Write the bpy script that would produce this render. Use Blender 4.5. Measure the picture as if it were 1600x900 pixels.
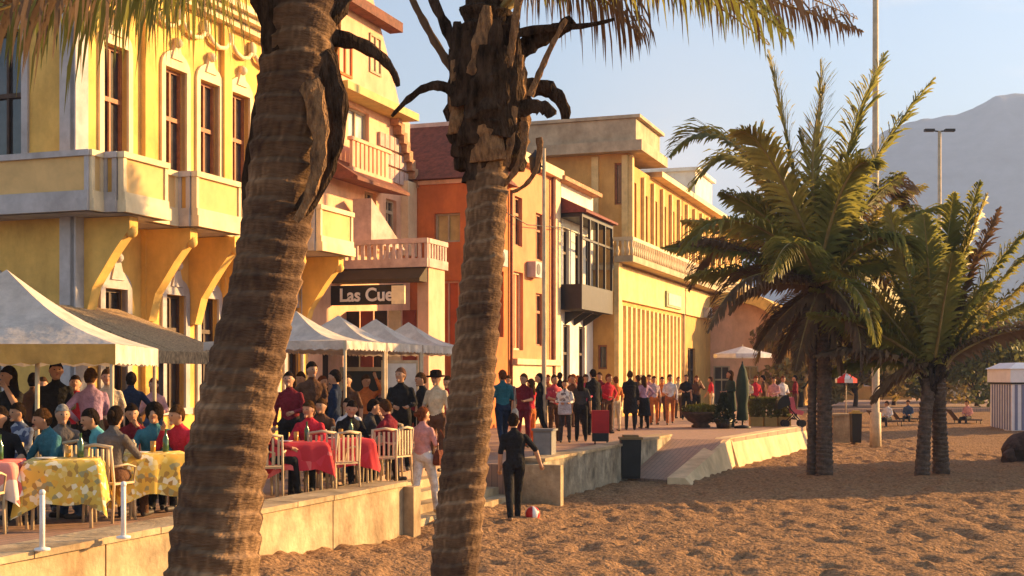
import bpy, math, random
import numpy as np
from mathutils import Vector, Matrix, noise
R = math.radians
random.seed(7)
for o in list(bpy.data.objects): bpy.data.objects.remove(o)
SC = bpy.context.scene
COL = SC.collection

# ------------------------------------------------------------------ camera, world, sun, exposure
EYE = 1.65
cam_d = bpy.data.cameras.new('camera'); cam = bpy.data.objects.new('camera', cam_d); COL.objects.link(cam)
cam.location = (0, 0, EYE); cam.rotation_euler = (R(90), 0, 0)
cam_d.sensor_width = 36; cam_d.lens = 45; cam_d.shift_y = 140/1600
cam_d.clip_start = 0.1; cam_d.clip_end = 20000
SC.camera = cam
SUN_EL, SUN_AZ = 14.0, 23.0            # azimuth measured from +X towards +Y
S = Vector((math.cos(R(SUN_AZ))*math.cos(R(SUN_EL)), math.sin(R(SUN_AZ))*math.cos(R(SUN_EL)), math.sin(R(SUN_EL))))
world = bpy.data.worlds.new('World'); SC.world = world; world.use_nodes = True
nt = world.node_tree; nt.nodes.clear()
sky = nt.nodes.new('ShaderNodeTexSky'); sky.sky_type = 'NISHITA'; sky.sun_disc = False
sky.sun_elevation = R(SUN_EL); sky.sun_rotation = R(90-SUN_AZ); sky.dust_density = 1.0; sky.ozone_density = 1.2; sky.air_density = 1.0
bg = nt.nodes.new('ShaderNodeBackground'); bg.inputs[1].default_value = 0.072
wo = nt.nodes.new('ShaderNodeOutputWorld')
tcw = nt.nodes.new('ShaderNodeTexCoord'); mpw = nt.nodes.new('ShaderNodeMapping'); mpw.inputs['Scale'].default_value = (1.6, 1.6, 5.0); mpw.inputs['Location'].default_value = (0.35, 0.1, 0.2)
nw = nt.nodes.new('ShaderNodeTexNoise'); nw.inputs['Scale'].default_value = 2.2; nw.inputs['Detail'].default_value = 7; nw.inputs['Roughness'].default_value = .55
rw = nt.nodes.new('ShaderNodeValToRGB'); rw.color_ramp.elements[0].position = .46; rw.color_ramp.elements[1].position = .66; rw.color_ramp.elements[1].color = (.75, .75, .75, 1)
bw = nt.nodes.new('ShaderNodeRGBToBW'); ml = nt.nodes.new('ShaderNodeMix'); ml.data_type = 'RGBA'; ml.blend_type = 'MULTIPLY'; ml.inputs[0].default_value = 1; ml.inputs[7].default_value = (1.36, 1.30, 1.26, 1)
mxw = nt.nodes.new('ShaderNodeMix'); mxw.data_type = 'RGBA'
nt.links.new(tcw.outputs['Generated'], mpw.inputs[0]); nt.links.new(mpw.outputs[0], nw.inputs['Vector']); nt.links.new(nw.outputs[0], rw.inputs[0]); nt.links.new(sky.outputs[0], bw.inputs[0]); nt.links.new(bw.outputs[0], ml.inputs[6])
vd = nt.nodes.new('ShaderNodeVectorMath'); vd.operation = 'DISTANCE'; vd.inputs[1].default_value = (0.13, 0.965, 0.185); nt.links.new(tcw.outputs['Generated'], vd.inputs[0])
mr = nt.nodes.new('ShaderNodeMapRange'); mr.inputs[1].default_value = .11; mr.inputs[2].default_value = .0; nt.links.new(vd.outputs['Value'], mr.inputs[0])
mm1 = nt.nodes.new('ShaderNodeMath'); mm1.operation = 'MULTIPLY_ADD'; mm1.use_clamp = True; nt.links.new(nw.outputs[0], mm1.inputs[0]); nt.links.new(mr.outputs[0], mm1.inputs[1]); nt.links.new(rw.outputs[0], mm1.inputs[2])
nt.links.new(mm1.outputs[0], mxw.inputs[0]); nt.links.new(sky.outputs[0], mxw.inputs[6]); nt.links.new(ml.outputs[2], mxw.inputs[7]); nt.links.new(mxw.outputs[2], bg.inputs[0]); nt.links.new(bg.outputs[0], wo.inputs[0])
sun_d = bpy.data.lights.new('sun', 'SUN'); sun = bpy.data.objects.new('sun', sun_d); COL.objects.link(sun)
sun_d.energy = 5.0; sun_d.angle = R(0.5); sun_d.color = (1.0, 0.58, 0.21)
sun.rotation_euler = S.to_track_quat('Z', 'Y').to_euler()
sun.location = (40, 20, 30)
SC.view_settings.view_transform = 'Standard'; SC.view_settings.look = 'None'
SC.view_settings.exposure = 2.0; SC.view_settings.gamma = 1.0; SC.view_settings.use_curve_mapping = False
SC.cycles.max_bounces = 6; SC.cycles.transparent_max_bounces = 8; SC.cycles.volume_bounces = 0
SC.cycles.use_denoising = True

# ------------------------------------------------------------------ frames
UX, UY = 0.3345, 0.9424                # street direction; the outward normal is (UY, -UX)
def W(s, t, z=0.0): return Vector((s*UY + t*UX, -s*UX + t*UY, z))
def I(x, y, z=0.0): return Vector((x, y, z))
def Q(px, py, Y): return Vector(((px-800)/2000*Y, Y, EYE + (590-py)/2000*Y))
def G(px, py, z=0.0):
    Y = (EYE - z)*2000/(py-590); return Vector(((px-800)/2000*Y, Y, z))
def rotz(a):
    c, s_ = math.cos(a), math.sin(a)
    return lambda x, y, z: Vector((x*c - y*s_, x*s_ + y*c, z))

ORG = {}
# ------------------------------------------------------------------ materials
MATS = {}
def mat(name, col, rough=0.8, var=0.12, scale=3.0, bump=0.0, bscale=20.0, metal=0.0, col2=None, spec=0.35, trans=0.0, stretch=None, fac=None, bdist=0.03):
    if name in MATS: return MATS[name]
    m = bpy.data.materials.new(name); m.use_nodes = True; MATS[name] = m
    t = m.node_tree; b = t.nodes['Principled BSDF']
    b.inputs['Roughness'].default_value = rough; b.inputs['Metallic'].default_value = metal
    b.inputs['Specular IOR Level'].default_value = spec
    tc = t.nodes.new('ShaderNodeTexCoord'); src = tc.outputs['Object']
    if stretch:
        mp = t.nodes.new('ShaderNodeMapping'); mp.inputs['Scale'].default_value = stretch
        t.links.new(src, mp.inputs[0]); src = mp.outputs[0]
    n = t.nodes.new('ShaderNodeTexNoise'); n.inputs['Scale'].default_value = scale; n.inputs['Detail'].default_value = 5
    n.inputs['Roughness'].default_value = 0.65
    t.links.new(src, n.inputs['Vector'])
    r = t.nodes.new('ShaderNodeValToRGB')
    c2 = col2 if col2 else tuple(max(0, c*(1-2.2*var)) for c in col)
    r.color_ramp.elements[0].position = 0.3 if fac is None else fac[0]; r.color_ramp.elements[0].color = (*c2, 1)
    r.color_ramp.elements[1].position = 0.65 if fac is None else fac[1]
    r.color_ramp.elements[1].color = (*[min(1, c*(1+0.4*var)) for c in col], 1)
    t.links.new(n.outputs[0], r.inputs[0]); t.links.new(r.outputs[0], b.inputs['Base Color'])
    if 'plaster' in name or 'stone' in name or 'trim' in name or 'concrete' in name:
        ms_ = t.nodes.new('ShaderNodeMapping'); ms_.inputs['Scale'].default_value = (.8, .8, .35); ns = t.nodes.new('ShaderNodeTexNoise'); ns.inputs['Scale'].default_value = 1.5; ns.inputs['Detail'].default_value = 6; ns.inputs['Roughness'].default_value = .7
        rs = t.nodes.new('ShaderNodeValToRGB'); rs.color_ramp.elements[0].position = .36; rs.color_ramp.elements[0].color = (.52, .45, .38, 1); rs.color_ramp.elements[1].position = .56; rs.color_ramp.elements[1].color = (1, 1, 1, 1)
        mu = t.nodes.new('ShaderNodeMix'); mu.data_type = 'RGBA'; mu.blend_type = 'MULTIPLY'; mu.inputs[0].default_value = .35 if 'bright' in name else (.75 if 'concrete' in name else .38)
        t.links.new(tc.outputs['Object'], ms_.inputs[0]); t.links.new(ms_.outputs[0], ns.inputs['Vector']); t.links.new(ns.outputs[0], rs.inputs[0]); t.links.new(r.outputs[0], mu.inputs[6]); t.links.new(rs.outputs[0], mu.inputs[7]); t.links.new(mu.outputs[2], b.inputs['Base Color'])
    if bump:
        n2 = t.nodes.new('ShaderNodeTexNoise'); n2.inputs['Scale'].default_value = bscale; n2.inputs['Detail'].default_value = 4
        t.links.new(src, n2.inputs['Vector'])
        bp = t.nodes.new('ShaderNodeBump'); bp.inputs['Strength'].default_value = bump; bp.inputs['Distance'].default_value = bdist
        t.links.new(n2.outputs[0], bp.inputs['Height']); t.links.new(bp.outputs[0], b.inputs['Normal'])
    if trans:
        tr = t.nodes.new('ShaderNodeBsdfTranslucent'); mx = t.nodes.new('ShaderNodeMixShader'); mx.inputs[0].default_value = trans
        t.links.new(r.outputs[0], tr.inputs[0]); t.links.new(b.outputs[0], mx.inputs[1]); t.links.new(tr.outputs[0], mx.inputs[2])
        t.links.new(mx.outputs[0], t.nodes['Material Output'].inputs['Surface'])
    return m
def spots(name, base, cols, scale, rough=0.85):
    m = bpy.data.materials.new(name); m.use_nodes = True; MATS[name] = m
    t = m.node_tree; b = t.nodes['Principled BSDF']; b.inputs['Roughness'].default_value = rough
    tc = t.nodes.new('ShaderNodeTexCoord'); v = t.nodes.new('ShaderNodeTexVoronoi'); v.inputs['Scale'].default_value = scale
    t.links.new(tc.outputs['Object'], v.inputs['Vector'])
    sp = t.nodes.new('ShaderNodeSeparateColor'); t.links.new(v.outputs['Color'], sp.inputs[0])
    r = t.nodes.new('ShaderNodeValToRGB'); r.color_ramp.interpolation = 'CONSTANT'
    r.color_ramp.elements[0].color = (*base, 1); r.color_ramp.elements[1].position = 0.42; r.color_ramp.elements[1].color = (*cols[0], 1)
    for i, c in enumerate(cols[1:]):
        e = r.color_ramp.elements.new(0.42 + 0.58*(i+1)/len(cols)); e.color = (*c, 1)
    t.links.new(sp.outputs[0], r.inputs[0]); t.links.new(r.outputs[0], b.inputs['Base Color'])
    return m
M_YEL = mat('yellow_plaster', (0.80, 0.50, 0.13), 0.85, 0.14, 0.8, 0.15, 8)
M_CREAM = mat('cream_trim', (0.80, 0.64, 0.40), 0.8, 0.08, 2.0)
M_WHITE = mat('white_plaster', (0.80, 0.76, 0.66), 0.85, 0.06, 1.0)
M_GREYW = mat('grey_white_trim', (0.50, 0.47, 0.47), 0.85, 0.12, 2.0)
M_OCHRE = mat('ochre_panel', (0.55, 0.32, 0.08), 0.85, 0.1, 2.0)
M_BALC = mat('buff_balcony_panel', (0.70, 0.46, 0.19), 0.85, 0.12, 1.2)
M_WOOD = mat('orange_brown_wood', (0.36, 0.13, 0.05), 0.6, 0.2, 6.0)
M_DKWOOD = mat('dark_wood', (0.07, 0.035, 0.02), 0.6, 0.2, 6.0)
M_GLASS = mat('dark_glass', (0.06, 0.05, 0.05), 0.12, 0.3, 1.5, spec=0.6)
M_PGLASS = mat('curtained_glass', (0.45, 0.50, 0.52), 0.2, 0.2, 1.5, spec=0.6)
M_PEACH = mat('peach_plaster', (0.78, 0.46, 0.29), 0.85, 0.1, 1.0, 0.1, 8)
M_MAUVE = mat('mauve_plaster', (0.58, 0.42, 0.36), 0.85, 0.15, 3.0)
M_TERRA = mat('terracotta_plaster', (0.62, 0.17, 0.04), 0.85, 0.12, 1.0)
M_REDOR = mat('red_orange_shutter', (0.58, 0.12, 0.03), 0.7, 0.1, 2.0)
M_TILE = mat('roof_tile', (0.17, 0.055, 0.03), 0.8, 0.25, 5.0, 0.5, 12)
M_LTILE = mat('pale_roof_tile', (0.50, 0.26, 0.13), 0.8, 0.25, 6.0, 0.5, 12)
M_AMBER = mat('amber_plaster', (0.64, 0.36, 0.10), 0.85, 0.1, 1.0)
M_BUFF = mat('buff_stone', (0.50, 0.40, 0.26), 0.85, 0.15, 1.5)
M_BLACK = mat('black_paint', (0.015, 0.014, 0.014), 0.5, 0.2, 4.0)
M_IRON = mat('dark_iron', (0.025, 0.02, 0.018), 0.5, 0.2, 4.0)
M_CANV = mat('white_canvas', (0.70, 0.62, 0.54), 0.85, 0.16, 2.5, 0.5, 4, trans=0.2, bdist=.06)
M_TANCANV = mat('tan_thatch', (0.52, 0.36, 0.20), 0.95, 0.35, 9.0, 1.0, 30, stretch=(3, 3, 1))
M_VAL = mat('golden_valance', (0.60, 0.33, 0.08), 0.85, 0.15, 3.0)
M_POLE = mat('aged_pale_pole', (0.55, 0.42, 0.26), 0.6, 0.15, 4.0)
M_WPAINT = mat('white_paint', (0.78, 0.76, 0.74), 0.5, 0.05, 4.0)
M_CONC = mat('pale_concrete', (0.50, 0.38, 0.23), 0.9, 0.26, 1.6, 0.5, 14)
M_WALLC = mat('shaded_wall_concrete', (0.40, 0.34, 0.25), 0.9, 0.3, 2.5, 0.6, 12)  # greyer than the pale concrete: shade on this stretch put into the colour
M_DARKIN = mat('dark_interior', (0.05, 0.03, 0.02), 0.9, 0.3, 2.0)
M_GREEN = mat('dark_green_fabric', (0.02, 0.04, 0.025), 0.85, 0.2, 3.0)

# ------------------------------------------------------------------ mesh builder
class MB:
    def __init__(self): self.v = []; self.f = []; self.mi = []; self.sm = []
    def add(self, vs, fs, mi=0, smooth=False):
        n = len(self.v); self.v += [tuple(p) for p in vs]
        for f in fs: self.f.append([i+n for i in f]); self.mi.append(mi); self.sm.append(smooth)
        return self
    def box(self, fn, a0, a1, b0, b1, z0, z1, mi=0):
        if a0 > a1: a0, a1 = a1, a0
        if b0 > b1: b0, b1 = b1, b0
        p = [fn(a, b, z) for z in (z0, z1) for (a, b) in ((a0, b0), (a1, b0), (a1, b1), (a0, b1))]
        return self.add(p, [(3,2,1,0), (4,5,6,7), (0,1,5,4), (1,2,6,5), (2,3,7,6), (3,0,4,7)], mi)
    def prism(self, poly, d, mi=0):
        """poly: list of Vectors (planar), d: extrusion vector"""
        n = len(poly); d = Vector(d)
        vs = [Vector(p) for p in poly] + [Vector(p)+d for p in poly]
        return self.add(vs, [list(range(n))[::-1], list(range(n, 2*n))] + [(i, (i+1) % n, n+(i+1) % n, n+i) for i in range(n)], mi)
    def tube(self, pts, rad, n=8, mi=0, smooth=True, caps=True):
        pts = [Vector(p) for p in pts]; k = len(pts)
        if not hasattr(rad, '__len__'): rad = [rad]*k
        vs = []; ref = Vector((0.13, 0.21, 0.97))
        for i, p in enumerate(pts):
            t = (pts[min(i+1, k-1)] - pts[max(i-1, 0)]).normalized()
            if abs(t.dot(ref)) > 0.92: r_ = Vector((1, 0.1, 0))
            else: r_ = ref
            a = t.cross(r_).normalized(); b = t.cross(a)
            for j in range(n):
                w = 2*math.pi*j/n; vs.append(p + (a*math.cos(w) + b*math.sin(w))*rad[i])
        fs = [(i*n+j, i*n+(j+1) % n, (i+1)*n+(j+1) % n, (i+1)*n+j) for i in range(k-1) for j in range(n)]
        self.add(vs, fs, mi, smooth)
        if caps: 
            m = len(self.v)-len(vs)
            self.f.append([m+j for j in range(n)][::-1]); self.mi.append(mi); self.sm.append(False)
            self.f.append([m+(k-1)*n+j for j in range(n)]); self.mi.append(mi); self.sm.append(False)
        return self
    def lathe(self, c, prof, n=16, mi=0, fn=None):
        c = Vector(c); vs = []
        for r, z in prof:
            for j in range(n):
                w = 2*math.pi*j/n; vs.append(c + Vector((r*math.cos(w), r*math.sin(w), z)))
        k = len(prof)
        fs = [(i*n+j, i*n+(j+1) % n, (i+1)*n+(j+1) % n, (i+1)*n+j) for i in range(k-1) for j in range(n)]
        fs += [list(range(n))[::-1], [(k-1)*n+j for j in range(n)]]
        return self.add(vs, fs, mi, True)
    def ball(self, c, r, mi=0, seg=10, rings=7):
        c = Vector(c); r = r if hasattr(r, '__len__') else (r, r, r)
        vs = [c+Vector((0, 0, -r[2]))]
        for i in range(1, rings):
            a = -math.pi/2 + math.pi*i/rings
            for j in range(seg):
                w = 2*math.pi*j/seg; vs.append(c+Vector((r[0]*math.cos(a)*math.cos(w), r[1]*math.cos(a)*math.sin(w), r[2]*math.sin(a))))
        vs.append(c+Vector((0, 0, r[2]))); L = len(vs)-1
        fs = [(0, 1+(j+1) % seg, 1+j) for j in range(seg)]
        for i in range(rings-2):
            fs += [(1+i*seg+j, 1+i*seg+(j+1) % seg, 1+(i+1)*seg+(j+1) % seg, 1+(i+1)*seg+j) for j in range(seg)]
        fs += [(1+(rings-2)*seg+j, 1+(rings-2)*seg+(j+1) % seg, L) for j in range(seg)]
        return self.add(vs, fs, mi, True)
    def build(self, name, mats, parent=None, loc=None):
        me = bpy.data.meshes.new(name)
        org = Vector(ORG.get(parent.name, (0, 0, 0))) if parent else (Vector(loc) if loc is not None else Vector((0, 0, 0)))
        me.from_pydata([tuple(Vector(p)-org) for p in self.v], [], self.f)
        for m in (mats if isinstance(mats, (list, tuple)) else [mats]): me.materials.append(m)
        me.polygons.foreach_set('material_index', self.mi); me.polygons.foreach_set('use_smooth', self.sm)
        me.update()
        o = bpy.data.objects.new(name, me); COL.objects.link(o)
        if parent: o.parent = parent
        else: o.location = org
        ORG[o.name] = tuple(org)
        return o
def tag(o, label=None, cat=None, group=None, kind=None):
    if label: o['label'] = label
    if cat: o['category'] = cat
    if group: o['group'] = group
    if kind: o['kind'] = kind
    return o
def empty(name, loc, label=None, cat=None, group=None, kind=None):
    o = bpy.data.objects.new(name, None); COL.objects.link(o); o.location = loc; ORG[o.name] = tuple(loc)
    o.empty_display_size = 0.2
    return tag(o, label, cat, group, kind)
def kids(o): return [c for c in bpy.data.objects if c.parent == o]
def copy_tree(o, kidmap, parent=None):
    c = o.copy(); COL.objects.link(c); c.parent = parent
    for ch in kidmap.get(o.name, []): copy_tree(ch, kidmap, c)
    return c
def kidmap_of(o):
    d = {}
    def rec(x):
        d[x.name] = kids(x)
        for c in d[x.name]: rec(c)
    rec(o); return d

# vectorised value noise
def vnoise(x, y, seed=0):
    xi = np.floor(x).astype(np.int64); yi = np.floor(y).astype(np.int64); xf = x-xi; yf = y-yi
    def h(a, b):
        n = (a*374761393 + b*668265263 + seed*1442695041) & 0x7fffffff
        n = ((n ^ (n >> 13))*1274126177) & 0x7fffffff
        return ((n ^ (n >> 16)) & 0xffff)/65535.0
    u = xf*xf*(3-2*xf); v = yf*yf*(3-2*yf)
    return (h(xi, yi)*(1-u)+h(xi+1, yi)*u)*(1-v) + (h(xi, yi+1)*(1-u)+h(xi+1, yi+1)*u)*v

# ------------------------------------------------------------------ SAND, PROMENADE
P0, P1, P2 = (3.95, 28.9), (5.98, 34.6), (9.97, 43.4)
P3 = (14.5, 66.0)
def sand_base(x, y):
    s = x*UY - y*UX; t = x*UX + y*UY
    z = -0.72 + 0.0*x
    z = z + 0.55*np.clip((y-50)/14, 0, 1)
    pile = np.clip((-6.0 - s)/2.2, 0, 1)
    near = np.clip((17.5 - t)/6.0, 0, 1)
    z = z + 0.40*pile*near + 0.12*pile*np.clip((t-17.0)/2, 0, 1)*np.clip((22.5-t)/2, 0, 1)
    # hidden under the promenade
    under = (s < -8.25)
    z = np.where(under & (t > -60), -1.0, z)
    return z
def make_sand():
    xs = np.concatenate([np.linspace(-2500, -60, 12), np.linspace(-50, -6, 23), np.arange(-5, 15, 0.075), np.linspace(15.3, 40, 40), np.linspace(45, 850, 16)])
    ys = np.concatenate([np.linspace(-300, 0, 8), np.linspace(2, 12, 14), np.arange(12.5, 34, 0.075), np.arange(34, 66, 0.16), np.linspace(67, 200, 30), np.linspace(220, 5900, 20)])
    X, Y = np.meshgrid(xs, ys); Z = sand_base(X, Y)
    n = (vnoise(X*1.9, Y*1.9, 1)-.5)*0.03 + (vnoise(X*4.9+7, Y*3.9, 2)-.5)*0.04 + (vnoise(X*0.5, Y*0.5, 3)-.5)*0.06 + (vnoise(X*7, Y*6, 5)-.5)*0.04 + np.where(vnoise(X*3.1+9, Y*2.7, 11) > .62, -.022, 0) + np.where(vnoise(X*5.3, Y*4.3+5, 12) > .70, .015, 0)
    # footprints: pits where two noises are both low
    pit = np.clip(0.40 - vnoise(X*4.2+30, Y*2.6, 9), 0, 1)*0.18
    Z = Z + np.where(Z > -0.95, n - pit, 0)*np.clip((110-Y)/60, 0, 1)
    V = np.stack([X.ravel(), Y.ravel(), Z.ravel()], 1); nx, ny = len(xs), len(ys)
    idx = np.arange(nx*ny).reshape(ny, nx)
    F = np.stack([idx[:-1, :-1].ravel(), idx[:-1, 1:].ravel(), idx[1:, 1:].ravel(), idx[1:, :-1].ravel()], 1)
    me = bpy.data.meshes.new('sand'); me.vertices.add(len(V)); me.vertices.foreach_set('co', V.ravel())
    me.loops.add(F.size); me.loops.foreach_set('vertex_index', F.ravel().astype(np.int32))
    me.polygons.add(len(F)); me.polygons.foreach_set('loop_start', np.arange(0, F.size, 4, dtype=np.int32)); me.polygons.foreach_set('loop_total', np.full(len(F), 4, dtype=np.int32))
    me.polygons.foreach_set('use_smooth', np.ones(len(F), dtype=bool))
    me.update(); me.validate()
    me.materials.append(mat('sand', (0.34, 0.20, 0.105), 0.95, 0.3, 14.0, 1.0, 15, spec=0.05, bdist=.06))
    o = bpy.data.objects.new('sand', me); COL.objects.link(o); tag(o, kind='structure')
make_sand()

# paving: promenade slabs polygon (one sheet with a thick edge)
m_pave = bpy.data.materials.new('promenade_paving'); m_pave.use_nodes = True
t_ = m_pave.node_tree; b_ = t_.nodes['Principled BSDF']; b_.inputs['Roughness'].default_value = 0.8
tc = t_.nodes.new('ShaderNodeTexCoord'); mp = t_.nodes.new('ShaderNodeMapping'); mp.inputs['Rotation'].default_value = (0, 0, R(-70.5))
br = t_.nodes.new('ShaderNodeTexBrick'); br.inputs['Scale'].default_value = 2.2; br.inputs['Color1'].default_value = (0.38, 0.22, 0.15, 1)
br.inputs['Color2'].default_value = (0.31, 0.19, 0.13, 1); br.inputs['Mortar'].default_value = (0.20, 0.13, 0.09, 1); br.inputs['Mortar Size'].default_value = 0.02
t_.links.new(tc.outputs['Object'], mp.inputs[0]); t_.links.new(mp.outputs[0], br.inputs['Vector']); t_.links.new(br.outputs[0], b_.inputs['Base Color'])
mb = MB()
pts = [W(-60, -30), W(-8.35, -30), W(-8.35, 17.7), W(-9.3, 17.7), W(-9.3, 22.9), W(-7.9, 22.9), W(-7.9, 33.9), W(-6.12, 33.9), I(*P1), I(*P2), I(*P3), I(80, 84), I(400, 300), I(-200, 300), I(-200, 40)]
mb.prism([Vector((p[0], p[1], -0.9)) for p in pts], (0, 0, 0.9))
tag(mb.build('promenade', m_pave), kind='structure')

# retaining walls (concrete)
mb = MB()
[mb.box(W, -8.35, -7.92+.004*(k % 2), -30+2.38*k, -30+2.38*k+2.36 if k < 19 else 17.45, -1.2, 0.035) for k in range(20)]
w = tag(mb.build('retaining_wall', M_CONC), 'low golden concrete wall between cafe terrace and sand', 'low wall', 'beach walls')
mb = MB(); [mb.box(W, -8.42, -7.86+.006*(k % 3), -30+.96*k, -30+.96*k+.95, 0.036, 0.10-.003*(k % 2)) for k in range(49)]; mb.box(W, -8.42, -7.86, 17.04, 17.5, .036, .1); mb.build('coping', M_CONC, w)
mb = MB()
for k in range(4): mb.box(W, -9.3 + 0.32*k, -9.3 + 0.32*(k+1) + (0.0 if k < 3 else 0.0), 17.72, 22.75, -1.2, -0.14 - 0.14*k)
tag(mb.build('beach_steps', M_CONC), 'short concrete steps from promenade down to sand', 'steps')
mb = MB(); mb.box(W, -9.0, -7.75, 17.46, 17.72, -1.2, 0.02); tag(mb.build('step_kerb', M_CONC), 'sunlit concrete end block beside the beach steps nearest the red tables', 'end block')
mb = MB(); mb.box(W, -7.9, -7.5, 22.9, 33.9, -1.2, 0.07)
w = tag(mb.build('retaining_wall', M_WALLC), 'grey concrete wall stretch beside the black bin', 'low wall', 'beach walls')
mb = MB(); mb.box(W, -7.93, -7.46, 22.88, 33.9, 0.072, 0.13); mb.build('coping', M_CONC, w)
mb = MB(); mb.box(W, -8.1, -7.1, 22.7, 22.88, -1.2, 0.02); tag(mb.build('step_kerb', M_CONC), 'bright concrete end block where the grey wall begins', 'end block')
mb = MB()
mb.add([W(-7.5, 29.3, -0.70), W(-6.1, 28.8, -0.70), W(-6.1, 33.9, 0.0), W(-7.5, 33.9, 0.0), W(-7.5, 29.3, -1.2), W(-6.1, 28.8, -1.2), W(-6.1, 33.9, -1.2), W(-7.5, 33.9, -1.2)],
       [(0,1,2,3), (4,7,6,5), (0,4,5,1), (1,5,6,2), (2,6,7,3), (3,7,4,0)])
tag(mb.build('ramp', m_pave), kind='structure')
def bank(a, b, ha, hb, wide, name, label):
    a = Vector((*a, 0)); b = Vector((*b, 0)); d = (b-a).normalized(); nrm = Vector((d.y, -d.x, 0)); mb = MB(); n = 6
    vs = []
    for i in range(n+1):
        p = a.lerp(b, i/n); h = ha + (hb-ha)*i/n
        for off, z in ((-0.45, -1.1), (-0.45, h), (-0.05, h), (wide, -0.80), (wide, -1.1)): vs.append(p + nrm*off + Vector((0, 0, z)))
    fs = [(i*5+j, (i+1)*5+j, (i+1)*5+(j+1) % 5, i*5+(j+1) % 5) for i in range(n) for j in range(5)] + [(4,3,2,1,0), tuple(n*5+j for j in range(5))]
    mb.add(vs, fs); return tag(mb.build(name, mat('bright_bank_concrete', (0.72, 0.54, 0.32), 0.9, 0.12, 2.0, 0.2, 14)), label, 'sloped kerb', 'ramp kerbs')
bank(P0, P1, -0.62, 0.03, 0.12, 'sloped_kerb', 'pale kerb climbing beside the ramp up from the sand')
bank((5.93, 34.45), P2, 0.02, 0.02, 0.20, 'sloped_kerb', 'long bright sunlit kerb in front of the planter bowl')


# ------------------------------------------------------------------ HILLS + HAZE
def make_hills():
    prof = [(980, 560), (1100, 470), (1180, 400), (1260, 330), (1320, 262), (1380, 205), (1440, 186), (1490, 180), (1520, 170), (1555, 150), (1600, 145), (1650, 150), (1720, 190), (1790, 300)]
    D = 1900; n = 160; m = 26; vs = []; xs = np.linspace(980, 1790, n)
    ys = np.interp(xs, [p[0] for p in prof], [p[1] for p in prof])
    for j in range(m):
        f = j/(m-1)
        for i in range(n):
            Y = D - 500*(1-f); top = Q(xs[i], ys[i], D)
            z = (top.z+30)*(f**0.8) - 30 + 10*noise.noise(Vector((i*0.12, j*0.3, 0)))*f + 22*f*noise.noise(Vector((i*0.05, j*0.12, 3)))
            if j == m-1: z = top.z + 2.5*noise.noise(Vector((i*0.25, 0, 0)))
            vs.append((top.x*(Y/D)**0.3, Y, z))
    for i in range(n): vs.append((vs[(m-1)*n+i][0]*1.02, D+500, -30))
    fs = [(j*n+i, j*n+i+1, (j+1)*n+i+1, (j+1)*n+i) for j in range(m) for i in range(n-1)]
    mb = MB().add(vs, fs, 0, True)
    tag(mb.build('hills', mat('hill_scrub', (0.17, 0.17, 0.18), 0.95, 0.25, 0.03)), kind='structure')
make_hills()
HAZE = True
if HAZE:
    mh = bpy.data.materials.new('haze'); mh.use_nodes = True; th = mh.node_tree; th.nodes.remove(th.nodes['Principled BSDF'])
    pv = th.nodes.new('ShaderNodeVolumePrincipled'); pv.inputs['Color'].default_value = (0.38, 0.55, 1.0, 1); pv.inputs['Density'].default_value = 0.00046; pv.inputs['Anisotropy'].default_value = 0.0
    th.links.new(pv.outputs[0], th.nodes['Material Output'].inputs['Volume'])
    mb = MB(); mb.box(I, -2600, 1010, -400, 6050, -40, 478); h = mb.build('haze', mh); tag(h, kind='stuff')

# ------------------------------------------------------------------ BUILDINGS
def wall_with_openings(mb, plane, a0, a1, z0, z1, ops, th, mi=0):
    """plane(a, d, z): a along the wall, d depth inwards; ops: (a0,a1,z0,z1)"""
    ac = sorted({a0, a1} | {v for o in ops for v in o[:2] if a0 < v < a1})
    for i in range(len(ac)-1):
        x0, x1 = ac[i], ac[i+1]; xm = (x0+x1)/2
        cuts = sorted([(o[2], o[3]) for o in ops if o[0] < xm < o[1]])
        z = z0
        for c0, c1 in cuts:
            if c0 > z: mb.box(plane, x0, x1, 0, th, z, c0, mi)
            z = max(z, c1)
        if z < z1: mb.box(plane, x0, x1, 0, th, z, z1, mi)
def window(parent, plane, a0, a1, z0, z1, fw=0.07, dep=0.12, glass=M_GLASS, fmat=M_WOOD, bar=0.35, mull=1, name='window'):
    mb = MB()
    mb.box(plane, a0, a0+fw, dep, dep+.06, z0, z1); mb.box(plane, a1-fw, a1, dep, dep+.06, z0, z1)
    mb.box(plane, a0+fw, a1-fw, dep, dep+.06, z1-fw, z1); mb.box(plane, a0+fw, a1-fw, dep, dep+.06, z0, z0+fw)
    if bar: zb = z1-(z1-z0)*bar; mb.box(plane, a0+fw, a1-fw, dep-.01, dep+.055, zb-fw*.7, zb+fw*.7)
    for k in range(mull):
        am = a0+(a1-a0)*(k+1)/(mull+1); mb.box(plane, am-fw*.4, am+fw*.4, dep+.003, dep+.05, z0+fw, z1-fw)
    o = mb.build(name, fmat, parent)
    mb = MB(); mb.box(plane, a0+fw*.5, a1-fw*.5, dep+.065, dep+.085, z0+fw*.5, z1-fw*.5); mb.build('pane', glass, o)
    return o
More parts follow.
